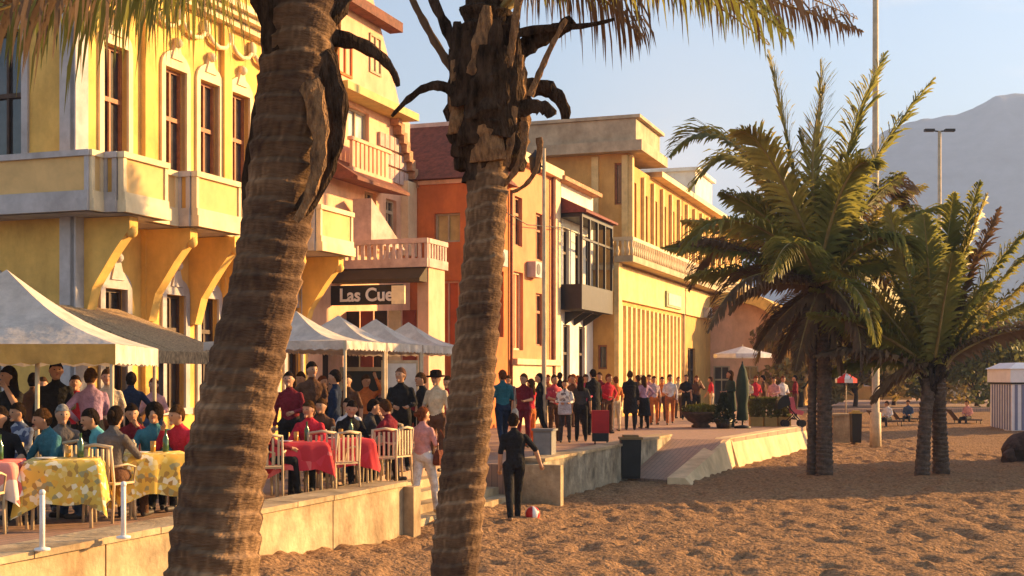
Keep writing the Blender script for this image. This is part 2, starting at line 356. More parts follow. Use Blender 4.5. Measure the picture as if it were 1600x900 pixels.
def surround(parent, plane, a0, a1, z0, z1, w=0.16, arch=True, m=M_CREAM, name='window_surround', proud=0.06, crest=0.0):
    mb = MB(); c = (a0+a1)/2; r = (a1-a0)/2
    mb.box(plane, a0-w, a0, -proud, 0.10, z0-.05, z1); mb.box(plane, a1, a1+w, -proud, 0.10, z0-.05, z1)
    mb.box(plane, a0-w-.05, a1+w+.05, -proud-.05, 0.10, z0-.2, z0-.051)
    if arch:
        n = 8; outer = []; 
        for i in range(n+1):
            a = math.pi*i/n; outer.append((c - (r+w)*math.cos(a), z1 + (r*0.55+w*1.3)*math.sin(a)))
        poly = [(c-(r+w), z1+.002)] + outer[1:-1] + [(c+(r+w), z1+.002)]
        p = [plane(a, -proud, z) for a, z in poly]; d = plane(0, .1, 0) - plane(0, -proud, 0)
        mb.prism(p, d)
        if crest:
            mb.prism([plane(c-.22, -proud-.04, z1+r*.5), plane(c, -proud-.04, z1+r*.55+w+crest), plane(c+.22, -proud-.04, z1+r*.5)], plane(0, .1, 0)-plane(0, 0, 0))
            mb.ball(plane(c, -proud-.05, z1+r*.55+w+crest*.6), 0.11)
    else: mb.box(plane, a0-w-.08, a1+w+.08, -proud-.06, 0.10, z1+.002, z1+w)
    return mb.build(name, m, parent)

# ---- building 1: yellow corner building
b1 = empty('yellow_building', W(-17.2, 21.7, 0), 'ornate yellow corner building with long panelled balcony, nearest the cafe tents', 'building')
F1 = lambda a, d, z: W(-17.2-d, a, z)       # street facade, a = t
E1 = lambda a, d, z: W(-a, 21.7+d, z)       # end facade, a = -s (distance)
wins = [23.0, 25.2, 26.6, 28.0, 29.4, 30.7]
ops_u = [(c-.42, c+.42, 5.3, 8.75) for c in wins]
ops_g = [(c-.38, c+.38, 0.9, 3.55) for c in wins]
mb = MB(); wall_with_openings(mb, F1, 21.7, 31.4, 0, 12.6, ops_u+ops_g, 0.35)
ops_e = [(18.5, 19.5, 5.1, 8.9), (21.3, 22.3, 5.1, 8.9), (19.0, 20.3, 0.0, 3.5)]
wall_with_openings(mb, E1, 17.55, 27.0, 0, 12.6, ops_e, 0.35)
mb.box(W, -27, -17.55, 31.05, 31.4, 0, 12.6); mb.box(W, -27, -26.7, 22.05, 31.05, 0, 12.6)
mb.box(W, -26.7, -17.55, 22.05, 31.05, 12.2, 12.5)
mb.build('wall', M_YEL, b1)
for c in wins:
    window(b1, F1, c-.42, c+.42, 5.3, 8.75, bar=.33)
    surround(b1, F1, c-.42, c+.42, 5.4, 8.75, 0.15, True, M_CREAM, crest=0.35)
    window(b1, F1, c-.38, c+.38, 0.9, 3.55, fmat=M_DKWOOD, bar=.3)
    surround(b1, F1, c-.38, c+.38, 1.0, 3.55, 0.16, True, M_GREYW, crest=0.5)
for (a0, a1, z0, z1) in ops_e:
    window(b1, E1, a0, a1, z0, z1, fmat=M_DKWOOD); surround(b1, E1, a0, a1, z0+.05, z1, 0.16, True, M_GREYW, crest=0.5)
mb = MB()
mb.box(W, -17.46, -17.1, 21.55, 21.7-.003, 0, 10.3); mb.box(W, -17.2+.003, -17.06, 21.55, 21.95, 0, 10.3); mb.build('corner_pilaster', M_GREYW, b1)
mb = MB()
for t in (24.1, 27.3, 31.15): mb.box(W, -17.197, -17.08, t-.17, t+.17, 0, 10.3)
mb.build('pilasters', M_YEL, b1)
mb = MB()
for z, p in ((10.3, .25), (10.48, .45), (10.62, .6)): mb.box(W, -27, -17.2+p, 21.7-p, 31.4, z, z+.16)
mb.build('cornice', M_CREAM, b1)
mb = MB()   # festoon ornament under the cornice
for i in range(9):
    t = 22.2+i*1.05; mb.ball(W(-17.14, t, 10.0), (0.12, 0.16, 0.2)); mb.tube([W(-17.12, t, 9.95), W(-17.1, t+.26, 9.72), W(-17.1, t+.52, 9.66), W(-17.1, t+.8, 9.72), W(-17.12, t+1.05, 9.95)], 0.06, 6)
mb.build('festoons', M_CREAM, b1)
# balcony with projecting bays
bays = [(21.3, 22.8), (23.85, 25.66), (26.7, 28.5), (29.5, 31.36)]
bal = None
mb = MB()
mb.box(W, -17.2, -16.2, 20.9, 31.3, 4.93, 5.16); mb.box(W, -27, -17.2, 20.9, 21.7, 4.93, 5.16)
for a, b in bays: mb.box(W, -16.2, -15.75, a, b, 4.93, 5.16)
bal = mb.build('balcony', M_GREYW, b1)
def panelled(parent, plane, a0, a1, z0, z1, pm, fm=M_CREAM):
    mb = MB(); mb.box(plane, a0+.02, a1-.02, 0.0, .10, z0, z1-.12); mb.build('parapet_panel', pm, parent)
    mb = MB(); w = .1
    mb.box(plane, a0, a0+w, -.035, .098, z0+.16, z1-.12); mb.box(plane, a1-w, a1, -.035, .098, z0+.16, z1-.12)
    mb.box(plane, a0, a1, -.06, .098, z0+.0, z0+.16); mb.box(plane, a0-.03, a1+.03, -.07, .13, z1-.119, z1)
    mb.box(plane, a0-.02, a1+.02, -.10, .098, z0-.24, z0-.001)
    mb.build('parapet_frame', fm, parent)
zb, zt = 5.17, 6.13
panelled(bal, lambda a, d, z: W(-a, 20.9+d, z), 16.22, 20.6, zb, zt, M_BALC, M_GREYW)  # end facing the camera: its shade put into the grey frame colour
panelled(bal, lambda a, d, z: W(-a, 20.9+d, z), 20.7, 26.0, zb, zt, M_BALC, M_GREYW)
prev = 20.9
for a, b in bays:
    if a-prev > .2: panelled(bal, lambda x, d, z: W(-16.2-d, x, z), prev+.0, a-.02, zb, zt, M_BALC)
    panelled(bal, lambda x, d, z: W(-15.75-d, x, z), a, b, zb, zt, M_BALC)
    panelled(bal, lambda x, d, z, a=a: W(-x, a+d, z), 15.87, 16.19, zb, zt, M_OCHRE, M_GREYW)  # bay sides: shade painted in as ochre panels and grey frames
    prev = b
for t in (21.95, 24.1, 25.9, 27.35, 29.0, 31.1):
    mb = MB()
    poly = [W(-17.2, t-.14, 2.9), W(-17.02, t-.14, 2.9), W(-16.85, t-.14, 3.5), W(-16.35, t-.14, 4.2), W(-15.95, t-.14, 4.68), W(-15.95, t-.14, 4.92), W(-17.2, t-.14, 4.92)]
    mb.prism(poly, W(0, .28, 0)); mb.ball(W(-16.0, t, 4.62), .13); mb.build('bracket', M_YEL, b1)
# lower awning pergola
aw = empty('awning', W(-17.2, 26, 3.1), 'short tan sloping awning on the yellow building\'s ground floor', 'awning')
mb = MB(); n = 5
for i in range(n):
    t0 = 20.6 + i*.5; 
    sag = 0.0
    mb.prism([W(-17.18, t0, 3.12), W(-14.4, t0, 2.16), W(-14.4, t0, 2.12), W(-17.18, t0, 3.08)], W(0, .5 if i % 6 else .46, 0))
mb.box(W, -14.43, -14.38, 20.6, 23.1, 1.92, 2.15); mb.build('canvas', M_TANCANV, aw)
for t in (20.8, 22.9): MB().tube([W(-14.5, t, 0), W(-14.5, t, 2.1)], .05).build('post', M_DKWOOD, aw); MB().tube([W(-17.1, t, 2.98), W(-14.5, t, 2.08)], .03).build('rafter', M_DKWOOD, aw)

# ---- building B: pink house
b2 = empty('pink_house', W(-17.2, 34, 0), 'pink gabled house with curved stone terrace and tiled hood, next to the yellow building', 'building')
F2 = lambda a, d, z: W(-17.2-d, a, z)
ops = [(34.0, 35.4, 8.75, 9.7), (35.1, 35.9, 6.2, 7.35), (36.6, 37.4, 6.2, 7.3), (32.4, 37.8, 0, 3.0)]
mb = MB(); wall_with_openings(mb, F2, 31.42, 38.45, 0, 10.0, ops, .3); mb.box(W, -26, -17.5, 31.42, 31.7, 0, 12.5); mb.box(W, -26, -17.5, 38.15, 38.45, 0, 10.5)
mb.build('wall', M_PEACH, b2)
window(b2, F2, 34.0, 35.4, 8.75, 9.7, glass=M_PGLASS, bar=0, fmat=M_BUFF); window(b2, F2, 35.1, 35.9, 6.2, 7.35, fmat=M_BUFF); window(b2, F2, 36.6, 37.4, 6.2, 7.3, fmat=M_BUFF)
mb = MB(); mb.box(W, -17.9, -17.6, 32.4, 37.8, 0, 3.0); mb.build('shopfront', M_DARKIN, b2)
mb = MB()
for i in range(9): mb.box(W, -16.75, -16.66, 33.2+i*.28, 33.38+i*.28, 7.72, 8.5)
mb.box(W, -17.2, -16.6, 33.1, 35.8, 7.6, 7.72); mb.box(W, -16.78, -16.62, 33.1, 35.8, 8.5, 8.6); mb.build('upper_balcony', M_PEACH, b2)
mb = MB()
for i in range(6):
    for j in range(3): mb.box(W, -17.19, -17.1, 36.0+i*.36, 36.3+i*.36, 7.85+j*.5, 8.27+j*.5)
mb.build('lattice_panel', M_MAUVE, b2)
mb = MB(); mb.box(W, -17.3, -16.5, 32.6, 37.6, 9.85, 10.08); mb.build('beam', mat('olive_beam', (0.5, 0.38, 0.12), .7), b2)
mb = MB(); mb.prism([W(-17.2, 32.6, 8.0), W(-16.2, 32.6, 7.35), W(-16.2, 32.6, 7.25), W(-17.2, 32.6, 7.4)], W(0, 3.6, 0)); mb.build('tiled_hood', M_TILE, b2)
mb = MB(); mb.prism([W(-16.4, 33.9, 5.6), W(-16.4, 36.3, 5.6), W(-16.4, 33.9, 6.9)], W(-.6, 0, 0)); mb.build('stair_side', M_MAUVE, b2)
mb = MB(); mb.box(W, -17.2, -16.95, 37.75, 38.45, 5.6, 8.0); mb.build('corner_pilaster', M_CREAM, b2)
# gable (upper house), with stepped tile verge
mb = MB(); mb.prism([W(-17.2, 31.6, 10.0), W(-17.2, 37.9, 10.0), W(-17.2, 36.9, 11.6), W(-17.2, 34.6, 14.8), W(-17.2, 31.6, 14.8)], W(-6, 0, 0)); mb.build('gable', M_PEACH, b2)
mb = MB(); n = 9
for i in range(n):
    f = i/n; t = 36.7+1.9*f; z = 10.2-2.3*f
    mb.box(W, -17.6, -16.9, t, t+.27, z-.3, z+.05)
mb.build('tile_verge', M_LTILE, b2)
window(b2, lambda a, d, z: W(-17.03-d, a, z), 33.3, 34.2, 10.5, 11.6, glass=M_DARKIN, fmat=M_TERRA, bar=0)
window(b2, lambda a, d, z: W(-17.03-d, a, z), 35.4, 36.2, 11.0, 12.2, glass=M_PGLASS, fmat=M_BUFF, bar=0)
mb = MB(); mb.box(W, -17.15, -16.7, 32, 36.8, 12.5, 12.8); mb.build('eaves', M_TILE, b2)
# terrace with balustrade + dark canopy
mb = MB(); 
def arc(ra, z0, z1, th=.18, c=(-16.9, 33.5+1.4)):
    pass
mb.box(W, -17.6, -14.5, 33.5, 34.9, 4.85, 5.0)
ter = mb.build('terrace', M_MAUVE, b2)
mb = MB(); mb.box(W, -17.6, -14.4, 33.38, 33.5, 4.8, 5.05); mb.box(W, -17.6, -14.4, 33.38, 33.5, 5.48, 5.62)
for i in range(16): mb.box(W, -17.5+i*.2, -17.4+i*.2, 33.41, 33.47, 5.05, 5.48)
mb.box(W, -14.5, -14.38, 33.5, 34.9, 4.8, 5.05); mb.box(W, -14.5, -14.38, 33.5, 34.9, 5.48, 5.62)
for i in range(7): mb.box(W, -14.47, -14.41, 33.55+i*.2, 33.65+i*.2, 5.05, 5.48)
mb.build('balustrade', M_MAUVE, ter)
mb = MB(); mb.prism([W(-17.6, 33.5, 4.82), W(-17.6, 32.95, 4.45), W(-17.6, 32.95, 4.36), W(-17.6, 33.5, 4.36)], W(3.15, 0, 0)); mb.build('canopy', mat('dark_olive_canopy', (.07, .045, .02)), b2)
mb = MB(); mb.box(W, -17.6, -17.3, 33.5, 34.8, 0, 4.8); mb.box(W, -14.8, -14.45, 33.6, 34.8, 0, 4.8); mb.build('pier', M_PEACH, b2)
mb = MB()
for i, (c, wd) in enumerate([(0, .5), (1, .35), (0, .5), (2, .3), (1, .4), (0, .3)]):
    mb.box(W, -17.2+i*.45, -16.8+i*.45, 33.9, 33.95, 0.1, 3.6, c)
mb.build('shop_panel', [M_DARKIN, mat('maroon_paint', (.22, .05, .03)), mat('cream_paint', (.55, .45, .3))], b2)
# sign
sg = empty('shop_sign', W(-16, 32.9, 3.75), 'black shop sign with white lettering under the pink house terrace', 'shop sign')
mb = MB(); mb.box(W, -17.3, -14.95, 32.9, 32.98, 3.72, 4.28); mb.build('board', M_BLACK, sg)
fc = bpy.data.curves.new('lettering', 'FONT'); fc.body = 'Las Cue'; fc.size = 0.52; fc.extrude = 0.012; fc.offset = 0.012
fo = bpy.data.objects.new('lettering', fc); COL.objects.link(fo); fo.parent = sg
fo.location = W(-16.92, 32.88, 3.83)-W(-16, 32.9, 3.75); fo.rotation_euler = (R(90), 0, math.atan2(-UX, UY)); fc.materials.append(mat('sign_white', (.75, .74, .72)))
mb = MB(); mb.box(W, -15.25, -14.85, 32.82, 32.89, 3.72, 4.24); mb.build('sign_lamp_panel', mat('pale_lamp_glow', (.85, .72, .45)), sg)  # stands in for the bright lamp beside the lettering, glow put into colour

# ---- C: terracotta building
b3 = empty('terracotta_building', W(-14.6, 38.5, 0), 'deep orange terracotta building with dark tiled hip roof', 'building')
E3 = lambda a, d, z: W(-a, 38.5+d, z)
F3 = lambda a, d, z: W(-14.6-d, a, z)
mb = MB(); wall_with_openings(mb, E3, 14.6, 24, 0, 8.1, [(15.45, 16.35, 6.05, 7.0), (15.5, 16.3, 2.6, 4.8)], .3); wall_with_openings(mb, F3, 38.8, 41.0, 0, 8.1, [(39.4, 40.3, 3, 5.2), (39.4, 40.3, 6, 7.4)], .3)
mb.build('wall', M_TERRA, b3)
window(b3, E3, 15.45, 16.35, 6.05, 7.0, glass=mat('gold_shutter', (.55, .38, .14)), fmat=M_BUFF, bar=0); window(b3, E3, 15.5, 16.3, 2.6, 4.8, glass=M_REDOR, fmat=M_PEACH, bar=0)
window(b3, F3, 39.4, 40.3, 3, 5.2); window(b3, F3, 39.4, 40.3, 6, 7.4)
mb = MB(); mb.add([W(-14.3, 38.2, 8.1), W(-14.3, 41, 8.1), W(-24, 41, 8.1), W(-24, 38.2, 8.1), W(-16.6, 41, 10.4), W(-24, 41, 10.4)], [(0,3,5,4), (0,4,1), (0,1,2,3), (1,4,5,2)]); mb.build('roof', M_TILE, b3)
mb = MB(); mb.box(W, -24, -16.6, 40.95, 41.2, 10.3, 10.5); mb.build('ridge', M_GREYW, b3)
mb = MB(); mb.box(W, -24, -14.55, 38.42, 38.5-.003, 7.95, 8.08); mb.box(W, -15.05, -14.55, 38.4, 38.497, 0, 5.3); mb.build('trim', M_PEACH, b3)
# ---- C2: peach townhouse
b4 = empty('salmon_townhouse', W(-14.6, 41, 0), 'tall narrow salmon orange townhouse with pale trim and red shutter', 'building')
mb = MB(); wall_with_openings(mb, F3, 41.02, 46.2, 0, 9.4, [(41.3, 42.3, 2.6, 5.3), (43.7, 44.6, 5.9, 7.6), (43.7, 44.6, 2.8, 4.7), (41.4, 42.2, 6.2, 7.9)], .3)
mb.box(W, -24, -14.9, 45.9, 46.2, 0, 9.4); mb.box(W, -24, -14.9, 41.02, 41.3, 8, 9.4); mb.box(W, -24, -14.9, 41.3, 45.9, 9.1, 9.3); mb.build('wall', mat('salmon_plaster', (.66, .27, .12), .85, .1, 1.0), b4)
window(b4, F3, 41.3, 42.3, 2.6, 5.3, glass=M_REDOR, fmat=M_CREAM, bar=0); window(b4, F3, 41.4, 42.2, 6.2, 7.9)
window(b4, F3, 43.7, 44.6, 5.9, 7.6); window(b4, F3, 43.7, 44.6, 2.8, 4.7)
mb = MB(); mb.box(W, -14.6+.003, -14.35, 41.0, 46.2, 2.1, 2.3); mb.box(W, -14.597, -14.3, 41.0, 46.2, 9.1, 9.45); mb.box(W, -14.597, -14.45, 45.6, 46.2, 0, 9.1); mb.box(W, -14.597, -14.5, 40.95, 46.2, 0, 2.1); mb.build('trim', mat('pale_peach_trim', (.75, .55, .34)), b4)

# ---- D: white house with dark gallery
b5 = empty('white_house', W(-14.6, 46.2, 0), 'white house with dark wooden glazed balcony gallery', 'building')
mb = MB(); wall_with_openings(mb, F3, 46.22, 51.18, 0, 9.1, [(47.0, 47.9, 0, 3.7), (49.1, 50.0, 0, 3.7), (47.0, 47.8, 4.8, 7.4), (48.6, 49.4, 4.8, 7.4), (50.1, 50.7, 4.8, 7.4)], .3); mb.box(W, -24, -14.9, 46.22, 46.5, 0, 9.1); mb.box(W, -24, -14.9, 46.5, 51.18, 8.8, 9.0)
mb.build('wall', M_WHITE, b5)
for c in ((47.0, 47.9), (49.1, 50.0)): window(b5, F3, c[0], c[1], 0, 3.7, glass=M_DARKIN, fmat=M_DKWOOD, bar=.3, name='door')
for c in ((47.0, 47.8), (48.6, 49.4), (50.1, 50.7)): window(b5, F3, c[0], c[1], 4.8, 7.4, fmat=M_DKWOOD)
mb = MB(); mb.prism([W(-14.2, 46.0, 9.1), W(-14.2, 46.0, 9.25), W(-19, 46.0, 10.3), W(-19, 46.0, 9.1)], W(0, 5.2, 0)); mb.build('roof', M_LTILE, b5)
g = MB(); g.box(W, -14.6+.003, -13.7, 46.5, 51.0, 4.25, 4.45); g.box(W, -13.78, -13.7, 46.5, 51.0, 4.45, 5.2); g.box(W, -14.59, -13.78, 46.5, 46.58, 4.45, 5.2)
for i in range(5): t = 46.5+i*1.1; g.box(W, -13.79, -13.69, t, t+.1, 5.2, 7.75)
g.box(W, -14.59, -13.69, 46.5, 51.0, 7.75, 7.9); g.box(W, -13.79, -13.69, 46.5, 51, 6.9, 6.98)
g.build('gallery', M_IRON, b5)
mb = MB(); mb.prism([W(-14.59, 46.4, 8.55), W(-13.5, 46.4, 8.0), W(-13.5, 46.4, 7.91), W(-14.59, 46.4, 7.91)], W(0, 4.7, 0)); mb.build('gallery_roof', mat('maroon_tile', (.2, .05, .035), .8, .2, 6, .4), b5)
for i, t in enumerate((47.2, 48.4, 49.7)):
    mb = MB(); mb.prism([W(-14.59, t, 4.2), W(-13.8, t, 4.2), W(-14.59, t, 3.7)], W(0, .12, 0)); mb.build('bracket', M_IRON, b5)

# ---- E: hotel
b6 = empty('yellow_hotel', W(-13.7, 51.2, 0), 'large pale yellow hotel with roof parapet and long balustraded balcony', 'building')
EE = lambda a, d, z: W(-a, 51.2+d, z); FE = lambda a, d, z: W(-13.7-d, a, z)
slat_ops = []
mb = MB(); wall_with_openings(mb, EE, 13.7, 24, 0, 6.4, [(14.0, 14.4, 2.0, 3.0)], .35)
gops = [(60.2, 62.8, 0, 2.6), (66, 68, 0, 3.2)]
wall_with_openings(mb, FE, 51.55, 83, 0, 6.4, [(51.9, 63.9, 0.3, 4.7)]+gops[1:], .35)
uops = [(56.2+i*1.9, 57.1+i*1.9, 7.0, 9.9) for i in range(14)]
T6 = lambda a, d, z: W(-a, 53.5+d, z)
wall_with_openings(mb, FE, 53.85, 83, 6.4, 10.9, [(54.4, 55.0, 7.0, 10.2)]+uops, .35)
wall_with_openings(mb, T6, 13.7, 24, 6.4, 11.3, [(13.95, 14.3, 9.1, 10.9)], .35)
mb.box(W, -24, -14.05, 82.65, 83, 0, 10.9); mb.box(W, -24, -14.06, 53.86, 82.6, 10.6, 10.8)
mb.build('wall', M_AMBER, b6)
mb = MB(); mb.box(W, -24, -13.7, 51.2, 53.5, 6.2, 6.41)
mb.build('setback_roof', M_BUFF, b6)
window(b6, T6, 13.95, 14.3, 9.1, 10.9, fmat=M_WOOD, bar=0, mull=0); window(b6, EE, 14.0, 14.4, 2.0, 3.0, bar=0, mull=0)
window(b6, FE, 54.4, 55.0, 7.0, 10.2)
for o in uops: window(b6, FE, *o); 
window(b6, FE, 66, 68, 0, 3.2, fmat=M_DKWOOD, name='door')
mb = MB()
for o in uops: mb.box(W, -13.697, -13.55, o[0]-.35, o[0]-.12, 6.6, 10.6)
mb.box(W, -13.697, -13.5, 53.5, 53.8, 6.5, 11.2); mb.box(W, -13.95, -13.7, 53.38, 53.5-.003, 6.5, 11.2); mb.box(W, -15.3, -15.0, 53.38, 53.497, 6.5, 11.2)
mb.build('pilasters', mat('bright_pilaster', (.72, .52, .22)), b6)
mb = MB(); mb.box(W, -24, -12.95, 52.9, 57.9, 11.3, 11.75); mb.box(W, -24, -13.25, 53.1, 57.6, 11.76, 12.7); mb.box(W, -24, -13.05, 53.0, 57.7, 12.71, 12.85)
mb.build('tower_parapet', M_BUFF, b6)
mb = MB(); mb.box(W, -24, -13.2, 57.9, 83, 10.9, 11.15); mb.build('cornice', M_CREAM, b6)
mb = MB(); mb.box(W, -13.7, -12.9, 51.2, 83, 6.42, 6.68); mb.box(W, -24, -13.7, 51.0, 51.2-.003, 6.1, 6.3)
hb = mb.build('balcony', M_BUFF, b6)
mb = MB(); mb.box(W, -13.02, -12.9, 51.2, 83, 7.3, 7.45); mb.box(W, -13.9, -13.02, 51.2, 51.32, 7.3, 7.45)
for i in range(90): t = 51.25+i*.353; mb.lathe(W(-12.96, t, 6.68), [(.06, 0), (.09, .2), (.045, .42), (.07, .62)], 6)
for i in range(4): mb.lathe(W(-13.8+i*.22, 51.26, 6.68), [(.06, 0), (.09, .2), (.045, .42), (.07, .62)], 6)
mb.build('balustrade', M_CREAM, hb)
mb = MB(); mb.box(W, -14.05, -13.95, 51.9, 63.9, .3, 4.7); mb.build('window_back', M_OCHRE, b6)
mb = MB()
for i in range(15): mb.box(W, -13.94, -13.6, 52.0+i*.83, 52.26+i*.83, .3, 4.7)
mb.build('vertical_fins', mat('pale_fin', (.74, .58, .28)), b6)
mb = MB(); mb.box(W, -13.697, -13.5, 51.2, 51.75, 0, 6.4); mb.box(W, -13.697, -13.55, 51.75, 83, 4.9, 6.3); mb.build('bright_band', mat('pale_yellow_plaster', (.82, .58, .24)), b6)
mb = MB(); mb.box(W, -13.55, -13.45, 60.0, 63.4, 5.05, 5.8)
hs = tag(mb.build('hotel_sign', mat('dusty_green_frame', (.35, .38, .22)), loc=W(-13.5, 61, 5)), 'small framed pale rectangular sign on the yellow hotel wall', 'sign')
mb = MB(); mb.box(W, -13.45, -13.42, 60.3, 63.1, 5.15, 5.7); mb.build('sign_face', mat('pale_sign_face', (.72, .66, .45)), hs)
mb = MB(); mb.box(W, -18, -14.5, 72, 77, 11.15, 13.4); mb.box(W, -18.2, -14.3, 71.8, 77.2, 13.4, 13.6); mb.build('rooftop_room', M_WHITE, b6)
mb = MB(); mb.tube([W(-17, 66, 11), W(-17, 66, 14)], .06); mb.tube([W(-17.5, 69, 11), W(-17.5, 69, 13.8)], .25); mb.build('roof_vent', M_BUFF, b6)

# ---- F: arched building
b7 = empty('arched_building', W(-10.1, 72.3, 0), 'peach building with big amber arched roof front, beyond the hotel', 'building')
cs = 12.2; hw = 2.6
poly = [W(-(cs+hw), 72.3, 0)] + [W(-(cs+hw*math.cos(math.pi*i/12)), 72.3, 3.9+2.0*math.sin(math.pi*i/12)) for i in range(13)] + [W(-(cs-hw), 72.3, 0)]
mb = MB(); mb.prism(poly, W(0, 7, 0)); mb.build('wall', M_PEACH, b7)
mb = MB()
ring = []
for i in range(15):
    a = math.pi*i/14
    ring.append((-(cs+(hw+.55)*math.cos(a)), 3.8+2.65*math.sin(a), -(cs+(hw+.02)*math.cos(a)), 3.8+2.05*math.sin(a)))
for i in range(14):
    r0, r1 = ring[i], ring[i+1]
    mb.prism([W(r0[0], 71.4, r0[1]), W(r1[0], 71.4, r1[1]), W(r1[2], 71.4, r1[3]), W(r0[2], 71.4, r0[3])], W(0, 8, 0))
mb.build('arched_roof', mat('amber_arch_plaster', (.72, .46, .12)), b7)
for i in (0, 1): window(b7, lambda a, d, z: W(-a, 72.25+d, z), 11.0+i*1.6, 11.9+i*1.6, 0.1, 2.3, dep=-.04, fmat=M_BUFF, name='door')
mb = MB(); mb.box(W, -9.6, -9.1, 71.5, 72.0, 0, 5.2); mb.box(W, -9.7, -9.0, 71.4, 72.1, 5.2, 5.5); mb.build('pillar', M_AMBER, b7); mb = MB(); mb.box(W, -9.58, -9.0, 76, 79.5, 0, 5.2); mb.build('pillar', M_AMBER, b7)

# ---- far buildings
def far_building(name, label, x0, x1, y, z1, m, wn, rows, roof=M_LTILE):
    r = empty(name, ((x0+x1)/2, y, 0), label, 'building', 'buildings beyond the palms')
    pl = lambda a, d, z: I(a, y+d, z)
    wd = (x1-x0)/wn; ops = [(x0+wd*(i+.3), x0+wd*(i+.7), 1.0+3.0*j, 2.7+3.0*j) for i in range(wn) for j in range(rows)]
    mb = MB(); wall_with_openings(mb, pl, x0, x1, -.6, z1, ops, .3); mb.box(I, x1-.3, x1, y+.3, y+8, -.6, z1); mb.box(I, x0, x0+.3, y+.3, y+8, -.6, z1); mb.box(I, x0, x1, y+8, y+8.3, -.6, z1); mb.build('wall', m, r)
    for o in ops: window(r, pl, *o, fmat=M_WPAINT, bar=0)
    mb = MB(); mb.add([(x0-.4, y-.4, z1), (x1+.4, y-.4, z1), (x1+.4, y+8.5, z1), (x0-.4, y+8.5, z1), (x0+2, y+4, z1+1.6), (x1-2, y+4, z1+1.6)], [(0,1,5,4), (1,2,5), (2,3,4,5), (3,0,4), (3,2,1,0)]); mb.build('roof', roof, r)
far_building('far_house', 'amber far house seen behind the taller beach palm', 21.5, 30, 96, 4.6, M_AMBER, 4, 1)
far_building('far_house', 'two storey ochre far house between the two beach palms', 31.0, 41, 110, 6.6, M_BUFF, 5, 2)
far_building('far_house', 'low peach far house behind the striped kiosk', 43, 58, 118, 4.2, M_PEACH, 6, 1)
far_building('far_house', 'pale yellow far house between the arched building and palms', 12.3, 19.8, 100, 5.4, M_YEL, 4, 1)

# ------------------------------------------------------------------ PALMS
M_BARK = mat('palm_bark', (0.25, 0.155, 0.10), 0.95, 0.35, 5.0, 0.45, 30, stretch=(1, 1, 4), col2=(0.055, 0.032, 0.026), spec=.05)
def ring_mix(m, pale, dark):
    t = m.node_tree; a = t.nodes.new('ShaderNodeAttribute'); a.attribute_name = 'ring'
    r = t.nodes.new('ShaderNodeValToRGB'); e = r.color_ramp.elements; e[0].position = .1; e[0].color = (*dark, 1); e[1].position = .75; e[1].color = (*pale, 1); x = e.new(.38); x.color = tuple((p+d)*.27 for p, d in zip(pale, dark))+(1,)
    b = t.nodes['Principled BSDF']; src = b.inputs['Base Color'].links[0].from_socket; mx = t.nodes.new('ShaderNodeMix'); mx.data_type = 'RGBA'; mx.inputs[0].default_value = .72
    t.links.new(a.outputs['Fac'], r.inputs[0]); t.links.new(src, mx.inputs[6]); t.links.new(r.outputs[0], mx.inputs[7]); t.links.new(mx.outputs[2], b.inputs['Base Color'])
ring_mix(M_BARK, (.46, .29, .16), (.04, .026, .02))
M_BARK2 = mat('grey_palm_bark', (0.13, 0.085, 0.06), 0.92, 0.3, 8.0, 0.8, 24)
M_FIB = mat('dry_palm_fibre', (0.36, 0.20, 0.09), 0.95, 0.35, 14.0, 1.0, 40, stretch=(3, 3, 1), col2=(.09, .05, .03))
M_DKFIB = mat('dark_leaf_base', (0.075, 0.05, 0.035), 1.0, 0.4, 12.0, 1.0, 40, spec=.05, stretch=(2, 2, .6))
M_LEAF = mat('palm_leaf', (0.27, 0.25, 0.055), 0.5, 0.35, 1.3, trans=0.5, col2=(0.09, 0.11, 0.03))
M_LEAFY = mat('yellowing_palm_leaf', (0.46, 0.36, 0.07), 0.5, 0.3, 1.3, trans=0.42, col2=(0.14, 0.13, 0.04))
M_LEAFD = mat('dead_palm_leaf', (0.20, 0.12, 0.06), 0.8, 0.3, 1.3, trans=0.2, col2=(0.09, 0.055, 0.035))
M_RACH = mat('palm_rachis', (0.30, 0.22, 0.08), 0.6, 0.2, 3.0)

